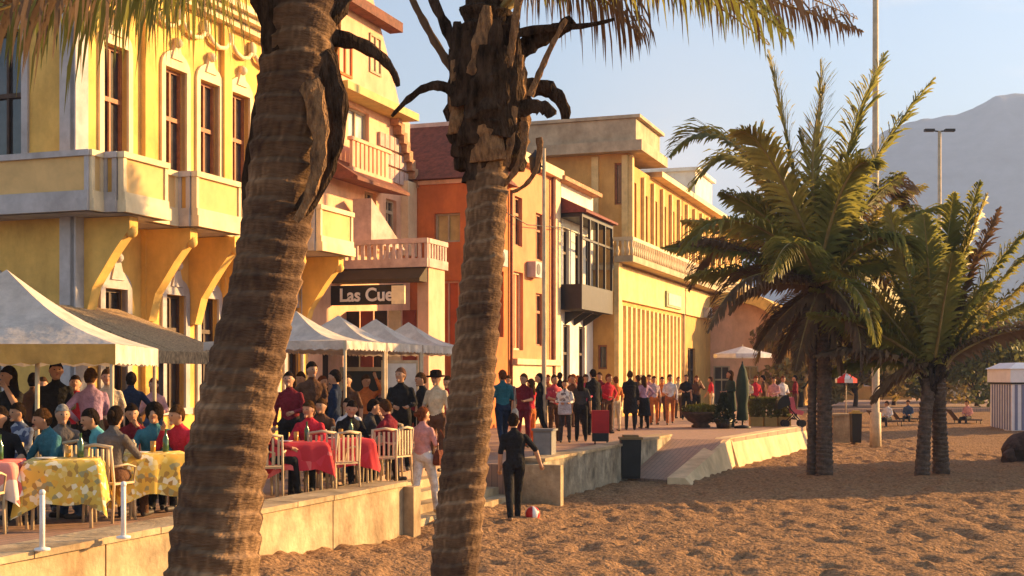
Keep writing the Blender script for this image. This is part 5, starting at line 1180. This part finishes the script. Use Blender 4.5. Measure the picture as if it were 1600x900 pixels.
# left tent, nearest first
def sitp(X, Y, face, label, top, bottom, **kw):
    a = R(face); 
    chairat(X+.02*math.sin(a), Y-.02*math.cos(a), face, kw.pop('cl'))
    return person(None, None, 0, face, label, top, bottom, pose='sit', X=X, Y=Y, seat=.46, **kw)
sitp(-5.35, 15.1, 150, 'seated person in blue teal shirt behind the nearest floral tablecloth', teal, denim, hair=brn, hs='short', arms=('table', 'table'), lean=14, vox=.018, cl='cafe chair under the person in the blue teal shirt')
sitp(-4.80, 15.25, 120, 'seated person in light turquoise top, beside the blue teal shirt', teal2, denim, hair=blk, hs='short', arms=('table', 'front'), lean=20, sleeve='short', vox=.018, fem=True, cl='cafe chair under the person in the light turquoise top')
sitp(-4.62, 14.75, -20, 'seated person in grey top with back turned, between the floral tablecloths', grey, brown, hair=blk, hs='bun', arms=('table', 'table'), lean=6, sleeve='short', vox=.018, fem=True, cl='cafe chair between the two floral tablecloths')
sitp(-4.55, 16.3, 200, 'seated person with big dark bushy hair under the tent edge', teal, black, hair=blk, hs='bushy', arms=('table', 'table'), lean=8, vox=.018, cl='cafe chair under the bushy haired person')
sitp(-4.15, 16.2, 170, 'seated person in red top next to the thick palm trunk', red, black, hair=brn, hs='short', arms=('table', 'up'), lean=10, vox=.018, fem=True, cl='cafe chair under the person in red beside the thick trunk')
sitp(-5.95, 14.9, 190, 'seated person in dark top with bare arms, cut off by the left edge', black, black, hair=blk, hs='long', arms=('table', 'table'), lean=8, sleeve='short', fem=True, cl='cafe chair at the far left edge')
sitp(-5.2, 13.4, -10, 'seated person with back turned in front of the red and white cloth', dkgrey, black, hair=blk, hs='short', arms=('table', 'table'), lean=4, cl='cafe chair in front of the red and white cloth') if False else None
person(142, None, 0, 20, 'standing person in lilac shirt under the large left tent', lilac, black, brn, 'short', 'stand', ('hip', 'front'), 1.76, Y=18.2, vox=.020)
person(88, None, 0, 190, 'standing person in black coat under the large left tent', black, black, blk, 'short', 'stand', ('front', 'down'), 1.86, Y=18.4, vox=.020)
person(20, None, 0, 160, 'standing person in black with bare forearm near the left edge', black, black, blk, 'long', 'stand', ('up', 'down'), 1.78, Y=17.2, sleeve='short', fem=True, vox=.020)
person(-14, None, 0, 200, 'standing person in dark green, half cut off at the left edge', cl('cloth_green', (.05, .10, .06)), black, brn, 'short', 'stand', ('down', 'down'), 1.75, Y=18.6)
person(50, None, 0, 0, 'standing person in dark brown behind the tent pole', brown, black, blk, 'short', 'stand', ('down', 'down'), 1.70, Y=19.6)
sitp(-6.5, 17.0, 160, 'seated person in dark blue deep under the large left tent', stp2, black, hair=blk, hs='short', arms=('table', 'table'), lean=8, cl='cafe chair deep under the large left tent')
# middle group
person(452, None, 0, 170, 'standing person in dark red beside the thick palm trunk', maroon, black, blk, 'short', 'stand', ('front', 'down'), 1.72, Y=20.6, vox=.020)
person(487, None, 0, 200, 'tall standing person in brown jacket behind the red tables', brown, dkgrey, blk, 'short', 'stand', ('front', 'hip'), 1.90, Y=22.4, vox=.020)
person(522, None, 0, 90, 'slim standing person in navy behind the second red table', navy, navy, blk, 'short', 'stand', ('down', 'down'), 1.76, Y=22.0, vox=.020)
sitp(-2.95, 18.75, 180, 'seated person in red shirt behind the first red tablecloth', red, black, hair=brn, hs='short', arms=('table', 'table'), lean=10, vox=.018, cl='cafe chair under the person in the red shirt')
sitp(-2.55, 19.85, 200, 'seated person in black behind the second red tablecloth', black, black, hair=blk, hs='short', arms=('table', 'table'), lean=12, vox=.018, cl='cafe chair under the person in black behind the red cloth')
sitp(-3.45, 17.6, -70, 'seated person in maroon top against the thick palm trunk', maroon, black, hair=blk, hs='short', arms=('table', 'table'), lean=6, fem=True, cl='cafe chair beside the thick palm trunk')
sitp(-2.12, 21.2, 150, 'seated person in black with bare raised forearms', black, black, hair=blk, hs='long', arms=('up', 'up'), sleeve='short', lean=8, vox=.018, fem=True, cl='cafe chair under the person with raised forearms')
sitp(-1.85, 19.75, 60, 'seated person in maroon sweater next to the person in white trousers', maroon, black, hair=brn, hs='short', arms=('table', 'table'), lean=10, vox=.018, fem=True, cl='cafe chair under the person in the maroon sweater')
sitp(-2.35, 20.35, -80, 'seated person in dark grey at the cream tablecloth', dkgrey, black, hair=blk, hs='short', arms=('table', 'table'), lean=10, vox=.018, cl='cafe chair under the person in dark grey')
person(626, None, 0, 185, 'bald waiter in black standing in front of the white board', black, black, ('hair_shaved', (.16, .08, .05)), 'short', 'stand', ('front', 'front'), 1.80, Y=22.6, vox=.020)
person(683, None, 0, 150, 'standing person with dark cap and cream top by the slimmer palm', cream, brown, blk, 'hat', 'stand', ('down', 'front'), 1.74, Y=22.4, sleeve='short', vox=.020)
person(662, None, 0, 120, 'standing person in black vest beside the cap wearer', black, brown, brn, 'short', 'stand', ('down', 'hip'), 1.72, Y=23.6, sleeve='short')
person(600, None, 0, 120, 'standing person in pale pink near the chalkboard', pink, grey, brn, 'short', 'stand', ('front', 'down'), 1.66, Y=24.5)
for i, (x, y, a, lb) in enumerate([(-3.3, 17.3, 10, 'empty cafe chair in front of the first red tablecloth'), (-2.75, 18.35, 15, 'empty cafe chair in front of the second red tablecloth'), (-2.45, 18.2, 40, 'empty cafe chair between the second red and cream tablecloths'), (-2.0, 19.3, 25, 'empty cafe chair nearest the gap in the wall'), (-5.55, 14.0, -60, 'empty cafe chair between the red and white cloth and the nearest floral cloth'), (-5.55, 13.3, 0, 'empty cafe chair in front of the red and white cloth')]): chairat(x, y, a, lb)
# boards
c = Q(624, 600, 24.2); r = empty('notice_board', (c.x, 24.3, 0), 'white notice board behind the bald waiter', 'notice board'); mb = MB(); mb.box(I, c.x-.31, c.x+.31, 24.3, 24.33, 1.15, 1.92); mb.build('panel', mat('board_white', (.66, .64, .60)), r)
mb = MB(); mb.box(I, c.x-.35, c.x-.311, 24.29, 24.34, 0, 1.98); mb.box(I, c.x+.311, c.x+.35, 24.29, 24.34, 0, 1.98); mb.box(I, c.x-.311, c.x+.311, 24.29, 24.34, 1.921, 1.98); mb.build('frame', M_POLE, r)
c = Q(566, 600, 25.5); r = empty('menu_board', (c.x, 25.6, 0), 'dark chalk menu board behind the second red table', 'menu board'); mb = MB(); mb.box(I, c.x-.4, c.x+.4, 25.6, 25.63, .7, 1.78); mb.build('panel', mat('chalkboard', (.04, .04, .035)), r)
mb = MB(); mb.box(I, c.x-.46, c.x+.46, 25.59, 25.64, 1.781, 1.86); mb.box(I, c.x-.46, c.x-.401, 25.59, 25.64, 0, 1.78); mb.box(I, c.x+.401, c.x+.46, 25.59, 25.64, 0, 1.78); mb.build('frame', M_BUFF, r)
# crowd on the promenade
CR = [
 (786, 705, 'person in teal jacket and dark trousers at the slimmer palm', cl('cloth_deep_teal', (.03, .13, .16)), navy, red_h, 'short', 10, ('down', 'front'), 1.80, None),
 (818, 700, 'person in maroon jumper behind the person in black', maroon, maroon, brn, 'short', 170, ('front', 'down'), 1.72, None),
 (829, 698, 'person in bright red top and orange trousers beside the street lamp', red, orange, brn, 'long', 60, ('down', 'swing'), 1.60, None),
 (843, 690, 'slim person all in black at the street lamp', black, black, blk, 'short', 90, ('down', 'down'), 1.74, None),
 (866, 690, 'person in red printed top just right of the street lamp', stp1, brown, brn, 'short', 200, ('front', 'front'), 1.70, None),
 (883, 692, 'person in white patterned top carrying something in both arms', patt, dkgrey, brn, 'short', 175, ('front', 'front'), 1.58, None),
 (896, 684, 'person in brown top with bare arms behind the patterned top', brown, black, red_h, 'short', 150, ('up', 'down'), 1.72, None),
 (908, 690, 'person in grey top and black trousers in mid crowd', dkgrey, black, blk, 'long', 10, ('down', 'down'), 1.66, None),
 (915, 680, 'person in magenta top behind the suitcase', cl('cloth_magenta', (.45, .05, .12)), black, brn, 'short', 190, ('front', 'down'), 1.72, None),
 (927, 680, 'tall person in black coat behind the suitcase', black, black, blk, 'short', 20, ('down', 'down'), 1.86, 'coat'),
 (949, 678, 'person in crimson jacket right of the suitcase', red, brown, red_h, 'short', 215, ('hip', 'front'), 1.74, None),
 (962, 674, 'person in orange brown top behind the black bin', orange, cream, red_h, 'short', 30, ('down', 'down'), 1.66, None),
 (985, 672, 'broad person in long black coat behind the black bin', black, black, brn, 'short', 5, ('down', 'down'), 1.84, 'coat'),
 (1007, 670, 'person in lilac shirt and dark skirt, back turned', lilac, black, brn, 'long', 20, ('down', 'hip'), 1.70, 'skirt'),
 (1022, 664, 'person in pale lilac top and bare legs in the mid promenade', cl('cloth_pale_lilac', (.5, .38, .42)), orange, brn, 'short', 200, ('down', 'down'), 1.68, None),
 (1047, 664, 'person in white shirt and orange trousers left of the planter', white, cl('cloth_rust', (.4, .14, .05)), brn, 'short', 175, ('down', 'front'), 1.74, None),
 (1072, 656, 'person in black top behind the planter bowl', black, black, brn, 'short', 160, ('front', 'front'), 1.74, None),
 (1088, 656, 'person in black and brown with raised arm behind the planter bowl', brown, black, red_h, 'long', 200, ('up', 'down'), 1.70, None),
 (1112, 650, 'person in white and red passing behind the planter', red, cream, brn, 'short', 90, ('down', 'swing'), 1.66, None),
 (1141, 668, 'person in dark green coat with brown hair by the folded parasol', M_GREEN, M_GREEN, brn, 'long', 120, ('front', 'front'), 1.86, 'coat')]
for (px, fy, lb, tp, bt, hr, hs, fc_, ar, hh, ex) in CR:
    person(px, fy, 0, fc_, lb, tp, bt, hr, hs, 'walk' if (px*7) % 3 == 0 and ex is None else 'stand', ar, hh, extra=ex, vox=.028, fem=hs == 'long', sleeve='long' if px % 2 else 'short', group='people strolling on the promenade')
CR = [
 (795, 676, 'person in grey top at the back of the group by the slimmer palm', grey, black, brn, 'short', 170, ('down', 'down'), 1.70, None),
 (856, 668, 'person in rust top at the back, just right of the street lamp', cl('cloth_rust', (.4, .14, .05)), black, red_h, 'short', 190, ('down', 'front'), 1.72, None),
 (875, 666, 'person in black top at the back of the mid crowd, head above the patterned top', black, dkgrey, blk, 'short', 0, ('down', 'down'), 1.80, None),
 (890, 668, 'person in cream top at the back of the mid crowd', cream, brown, brn, 'short', 200, ('down', 'front'), 1.72, None),
 (903, 664, 'person in deep pink top at the back of the mid crowd', cl('cloth_deep_pink', (.5, .12, .14)), black, red_h, 'long', 170, ('front', 'down'), 1.70, None),
 (937, 668, 'person in maroon top at the back behind the crimson jacket', maroon, black, brn, 'short', 150, ('down', 'down'), 1.80, None),
 (998, 664, 'person in brown top half hidden behind the long black coat', brown, black, brn, 'short', 30, ('down', 'down'), 1.72, None),
 (1014, 660, 'person in pale pink top at the back beside the lilac shirt', pink, dkgrey, brn, 'short', 180, ('down', 'hip'), 1.74, None),
 (1034, 658, 'person in orange top at the back left of the white shirt', orange, brown, brn, 'short', 180, ('down', 'down'), 1.66, None),
 (1060, 654, 'person in cream top at the back right of the white shirt', cream, brown, red_h, 'short', 200, ('down', 'front'), 1.66, None)]
for (px, fy, lb, tp, bt, hr, hs, fc_, ar, hh, ex) in CR:
    person(px, fy, 0, fc_, lb, tp, bt, hr, hs, 'stand', ar, hh, extra=ex, vox=.03, fem=hs == 'long', group='people strolling on the promenade')
FD = [(1168, 'cream', cream), (1180, 'red', red), (1194, 'brown', brown), (1209, 'pink', pink), (1222, 'white', white), (1243, 'maroon', maroon)]
for i, (px, nm, tp) in enumerate(FD):
    Yd = 47+(i % 3)*1.5; person(px, None, 0, (150, 200, 90)[i % 3], 'far diner in %s top beyond the planter boxes' % nm, tp, brown, (brn, red_h, blk)[i % 3], 'short', 'stand', ('front', 'down'), 1.66+.03*(i % 3), Y=Yd, vox=.035, group='far diners')
def reclin(px, py, label, top, bottom, hr):
    g_ = G(px, py, -.62); person(px, None, -.62-.36, 150, label, top, bottom, hr, 'short', 'sit', ('table', 'front'), 1.68, Y=g_.y, X=g_.x, vox=.03, seat=.40, lean=12, group='people resting on the sand')
def bench(px, py, label):
    c = G(px, py, -.54); r = empty('sun_lounger', c, label, 'sun lounger', 'beach loungers'); ff = lambda a, b, z: c+Vector((a, b, z))
    mb = MB(); mb.box(ff, -.55, .55, -.3, .3, .26, .32); mb.build('seat', M_DKWOOD, r)
    mb = MB(); mb.prism([ff(-.55, -.3, .32), ff(-.5, -.3, .32), ff(-.85, -.3, .75), ff(-.9, -.3, .75)], (0, .6, 0)); mb.build('backrest', M_DKWOOD, r)
    for a in (-.5, .5):
        for b in (-.26, .26): MB().tube([ff(a, b, 0), ff(a, b, .26)], .025, 6).build('leg', M_DKWOOD, r)
for px, py, X, lb in ((1388, 668, 'white', white), (1420, 664, 'blue', denim), (1512, 666, 'pale pink', pink)):
    bench(px, py, 'low dark lounger under the resting person in %s' % X); g_ = G(px, py, -.54)
    person(px, None, -.54, 140, 'person in %s top resting on a low lounger behind the beach palms' % X, lb, dkgrey, brn, 'short', 'sit', ('front', 'front'), 1.68, X=g_.x, Y=g_.y, vox=.035, seat=.32, lean=6, group='people resting on the beach')

# ------------------------------------------------------------------ SMALL THINGS: tableware, bags, facade fittings
M_CER = mat('white_ceramic', (.75, .73, .70), .3, .03); M_GLS = mat('bottle_glass', (.04, .10, .03), .1, .1, spec=.7); M_BEER = mat('amber_drink', (.55, .28, .04), .15, .1, spec=.6)
tn = ['the nearest floral tablecloth', 'the floral tablecloth by the thick trunk', 'the red and white tablecloth', 'the first red tablecloth', 'the second red tablecloth', 'the cream tablecloth']
for i, (x, y, a, m, lb, dr, sd) in enumerate(TA):
    f = rotz(R(a)); z = .752
    p = f(-.18, -.12, 0)+Vector((x, y, z)); tag(MB().lathe(p, [(.05, 0), (.07, .005), (.115, .018), (.11, .02), (.06, .01)], 18).build('plate', M_CER, loc=p), 'white plate on '+tn[i], 'plate', 'plates on the cafe tables')
    p = f(.16, .10, 0)+Vector((x, y, z)); tag(MB().lathe(p, [(.034, 0), (.036, .01), (.036, .16), (.014, .21), (.014, .27), (.017, .275)], 12).build('bottle', M_GLS, loc=p), 'dark green bottle on '+tn[i], 'bottle', 'bottles on the cafe tables')
    p = f(.02, .17, 0)+Vector((x, y, z)); tag(MB().lathe(p, [(.026, 0), (.03, .005), (.036, .13), (.034, .13)], 12).build('drinking_glass', M_BEER, loc=p), 'glass of amber drink on '+tn[i], 'glass', 'glasses on the cafe tables')
def bag(x, y, z, m, label, w=.26, h=.24, face=0, strap_h=.3):
    f = rotz(R(face)); ff = lambda a, b, c: f(a, b, 0)+Vector((x, y, z+c)); r = empty('shoulder_bag', (x, y, z), label, 'bag')
    mb = MB(); vs = []
    for zz, k, d in ((0, .9, .05), (.03, 1, .065), (h*.7, .95, .055), (h, .82, .02)):
        vs += [ff(-w/2*k, -d, zz), ff(w/2*k, -d, zz), ff(w/2*k, d, zz), ff(-w/2*k, d, zz)]
    mb.add(vs, [(3,2,1,0)]+[(i*4+j, i*4+(j+1) % 4, i*4+4+(j+1) % 4, i*4+4+j) for i in range(3) for j in range(4)]+[(12,13,14,15)]); mb.build('pouch', m, r)
    MB().tube([ff(-w*.38, 0, h), ff(-w*.3, 0, h+strap_h*.7), ff(0, 0, h+strap_h), ff(w*.3, 0, h+strap_h*.7), ff(w*.38, 0, h)], .010, 6).build('strap', m, r)
g = G(662, 803, -.52); bag(g.x+.27, g.y-.02, -.52+.78, cl('bag_brown', (.16, .05, .03)), 'brown shoulder bag at the side of the person in white trousers', face=60, strap_h=.32)
g = G(883, 692, 0); bag(g.x-.02, g.y-.22, .72, cl('bag_pale', (.55, .5, .5)), 'pale bag held in front of the white patterned top', .34, .34, 0, .16)
g = G(1007, 670, 0); bag(g.x-.26, g.y-.05, .62, cl('bag_black', (.02, .02, .02)), 'black bag beside the lilac shirt and dark skirt', face=80, strap_h=.5)
g = G(786, 705, 0); bag(g.x+.27, g.y, .72, cl('bag_cream', (.6, .5, .4)), 'cream bag at the side of the teal jacket', face=80, strap_h=.45)
# facade fittings as parts of their buildings
def pipe(parent, s_, t, z0, z1, m=M_GREYW): MB().tube([W(s_, t, z0), W(s_, t, z1)], .05, 8).build('downpipe', m, parent)
pipe(b1, -17.08, 31.0, 0, 4.9); pipe(b3, -14.52, 40.85, 0, 8.0, M_TILE); pipe(b4, -14.5, 45.4, 0, 9.1, M_TILE); pipe(b5, -14.52, 46.32, 0, 9.0, M_IRON); pipe(b6, -13.6, 64.6, 0, 6.3, M_BUFF)
def acu(parent, s_, t, z): mb = MB(); mb.box(W, s_, s_+.32, t, t+.8, z, z+.55); o = mb.build('air_conditioner', M_GREYW, parent); MB().tube([W(s_+.321, t+.3, z+.28), W(s_+.335, t+.3, z+.28)], .2, 16).build('fan_grille', M_IRON, o)
acu(b3, -14.59, 39.0, 5.3); acu(b4, -14.59, 42.7, 5.2); acu(b6, -13.54, 69.5, 4.95)
mb = MB(); mb.tube([W(-14.3, 38.5, 7.2), W(-14.35, 42, 6.95), W(-14.3, 46.2, 7.3), W(-13.9, 51.2, 7.0)], .018, 5); tag(mb.build('overhead_cable', M_IRON, loc=W(-14.3, 44, 7)), 'thin dark cable strung along the orange and white facades', 'cable')
# lit-side shopfront clutter behind the middle tents
for k, (t, c, nm) in enumerate(((34.1, (.30, .06, .04), 'maroon'), (35.6, (.5, .42, .28), 'cream'), (37.0, (.28, .12, .05), 'brown'))):
    mb = MB(); mb.box(W, -17.19, -17.0, t-.55, t+.55, 2.55, 3.1); mb.build('fascia_panel', mat('fascia_'+nm, c), b2)
# extra diners and strollers to pack the terrace
for (px, Y, fc_, tp, bt, hr, hs, ar, hh, lb) in [
 (118, 19.4, 170, red, black, blk, 'short', ('down', 'front'), 1.66, 'standing person in red between the black coat and lilac shirt'),
 (168, 20.4, 190, cream, brown, brn, 'short', ('down', 'down'), 1.76, 'standing person in cream behind the lilac shirt'),
 (205, 21.6, 20, navy, black, blk, 'short', ('down', 'hip'), 1.72, 'standing person in navy beyond the large tent\'s corner pole'),
 (240, 22.4, 200, pink, denim, red_h, 'long', ('front', 'down'), 1.62, 'standing person in pink between the large tent and thick trunk'),
 (68, 21.0, 200, lilac, black, brn, 'long', ('up', 'down'), 1.64, 'standing person in lilac far behind the tent pole'),
 (470, 24.6, 180, cream, brown, brn, 'short', ('down', 'down'), 1.74, 'standing person in cream behind the brown jacket'),
 (505, 24.0, 210, black, black, red_h, 'long', ('front', 'down'), 1.66, 'standing person in black between brown jacket and navy'),
 (545, 23.4, 160, brown, black, blk, 'short', ('down', 'front'), 1.70, 'standing person in brown in front of the chalk menu board'),
 (572, 24.4, 190, orange, brown, brn, 'short', ('raise', 'down'), 1.68, 'standing person in orange with raised hand'),
 (645, 25.6, 200, maroon, black, blk, 'short', ('down', 'down'), 1.76, 'standing person in maroon behind the waiter'),
 (700, 25.0, 170, red, brown, brn, 'long', ('down', 'front'), 1.66, 'standing person in red half hidden by the slimmer trunk')]:
    person(px, None, 0, fc_, lb, tp, bt, hr, hs, 'stand', ar, hh, Y=Y, vox=.024, fem=hs == 'long', sleeve='short' if px % 2 else 'long')
sitp(-3.05, 20.6, 170, 'seated person in brown behind the red tables, second row', brown, black, hair=brn, hs='short', arms=('table', 'up'), lean=8, cl='cafe chair in the second row behind the first red cloth')
sitp(-2.7, 21.6, 160, 'seated person in white shirt in the second row of the middle terrace', white, denim, hair=blk, hs='short', arms=('table', 'table'), lean=10, cl='cafe chair in the second row under the white shirt')
sitp(-5.7, 16.2, 200, 'seated person in grey in the second row under the large tent', grey, black, hair=grey_h, hs='short', arms=('table', 'table'), lean=8, cl='cafe chair in the second row under the large tent')
sitp(-5.05, 17.2, 170, 'seated person in maroon in the second row under the large tent', maroon, black, hair=blk, hs='long', arms=('up', 'table'), lean=8, fem=True, cl='cafe chair in the second row under the maroon top')

FO = bpy.data.objects['lettering']
# finish people: remesh every body, colour faces by nearest bone, add fingers
dg = bpy.context.evaluated_depsgraph_get(); dg.update()
res = []
for o, bones, fingers in PENDING:
    res.append(bpy.data.meshes.new_from_object(o.evaluated_get(dg)))
REG = {'skin': 0, 'top': 1, 'bottom': 2, 'shoe': 3}
for (o, bones, fingers), me in zip(PENDING, res):
    mats = list(o.data.materials); o.modifiers.clear()
    n = len(me.vertices); co = np.empty(n*3); me.vertices.foreach_get('co', co); co = co.reshape(-1, 3)
    m_ = len(me.polygons); ce = np.empty(m_*3); me.polygons.foreach_get('center', ce); ce = ce.reshape(-1, 3)
    best = np.full(m_, 1e9); reg = np.zeros(m_, int)
    for a, b, rg, rr_ in bones:
        a = np.array(a); b = np.array(b); ab = b-a; L2 = max(1e-9, ab@ab); u = np.clip(((ce-a)@ab)/L2, 0, 1); d = np.linalg.norm(ce-(a+u[:, None]*ab), axis=1)-rr_
        k = d < best; best[k] = d[k]; reg[k] = REG[rg]
    loops = np.empty(len(me.loops), int); me.loops.foreach_get('vertex_index', loops)
    ls = np.empty(m_, int); me.polygons.foreach_get('loop_start', ls); lt = np.empty(m_, int); me.polygons.foreach_get('loop_total', lt)
    V = [tuple(v) for v in co]; Fc = [loops[s0:s0+t0].tolist() for s0, t0 in zip(ls, lt)]
    Fc += [[i+n for i in f_] for f_ in fingers.f]; V += fingers.v
    mi = reg.tolist()+[0]*len(fingers.f)
    nm = bpy.data.meshes.new('person'); nm.from_pydata(V, [], Fc)
    for mm in mats: nm.materials.append(mm)
    nm.polygons.foreach_set('material_index', mi); nm.polygons.foreach_set('use_smooth', [True]*len(Fc)); nm.update()
    old = o.data; o.data = nm; bpy.data.meshes.remove(me); bpy.data.meshes.remove(old)

fm = bpy.data.meshes.new_from_object(FO.evaluated_get(bpy.context.evaluated_depsgraph_get())); fp, fl, fr_ = FO.parent, FO.location.copy(), FO.rotation_euler.copy()
bpy.data.objects.remove(FO); FO = bpy.data.objects.new('lettering', fm); COL.objects.link(FO); FO.parent = fp; FO.location = fl; FO.rotation_euler = fr_
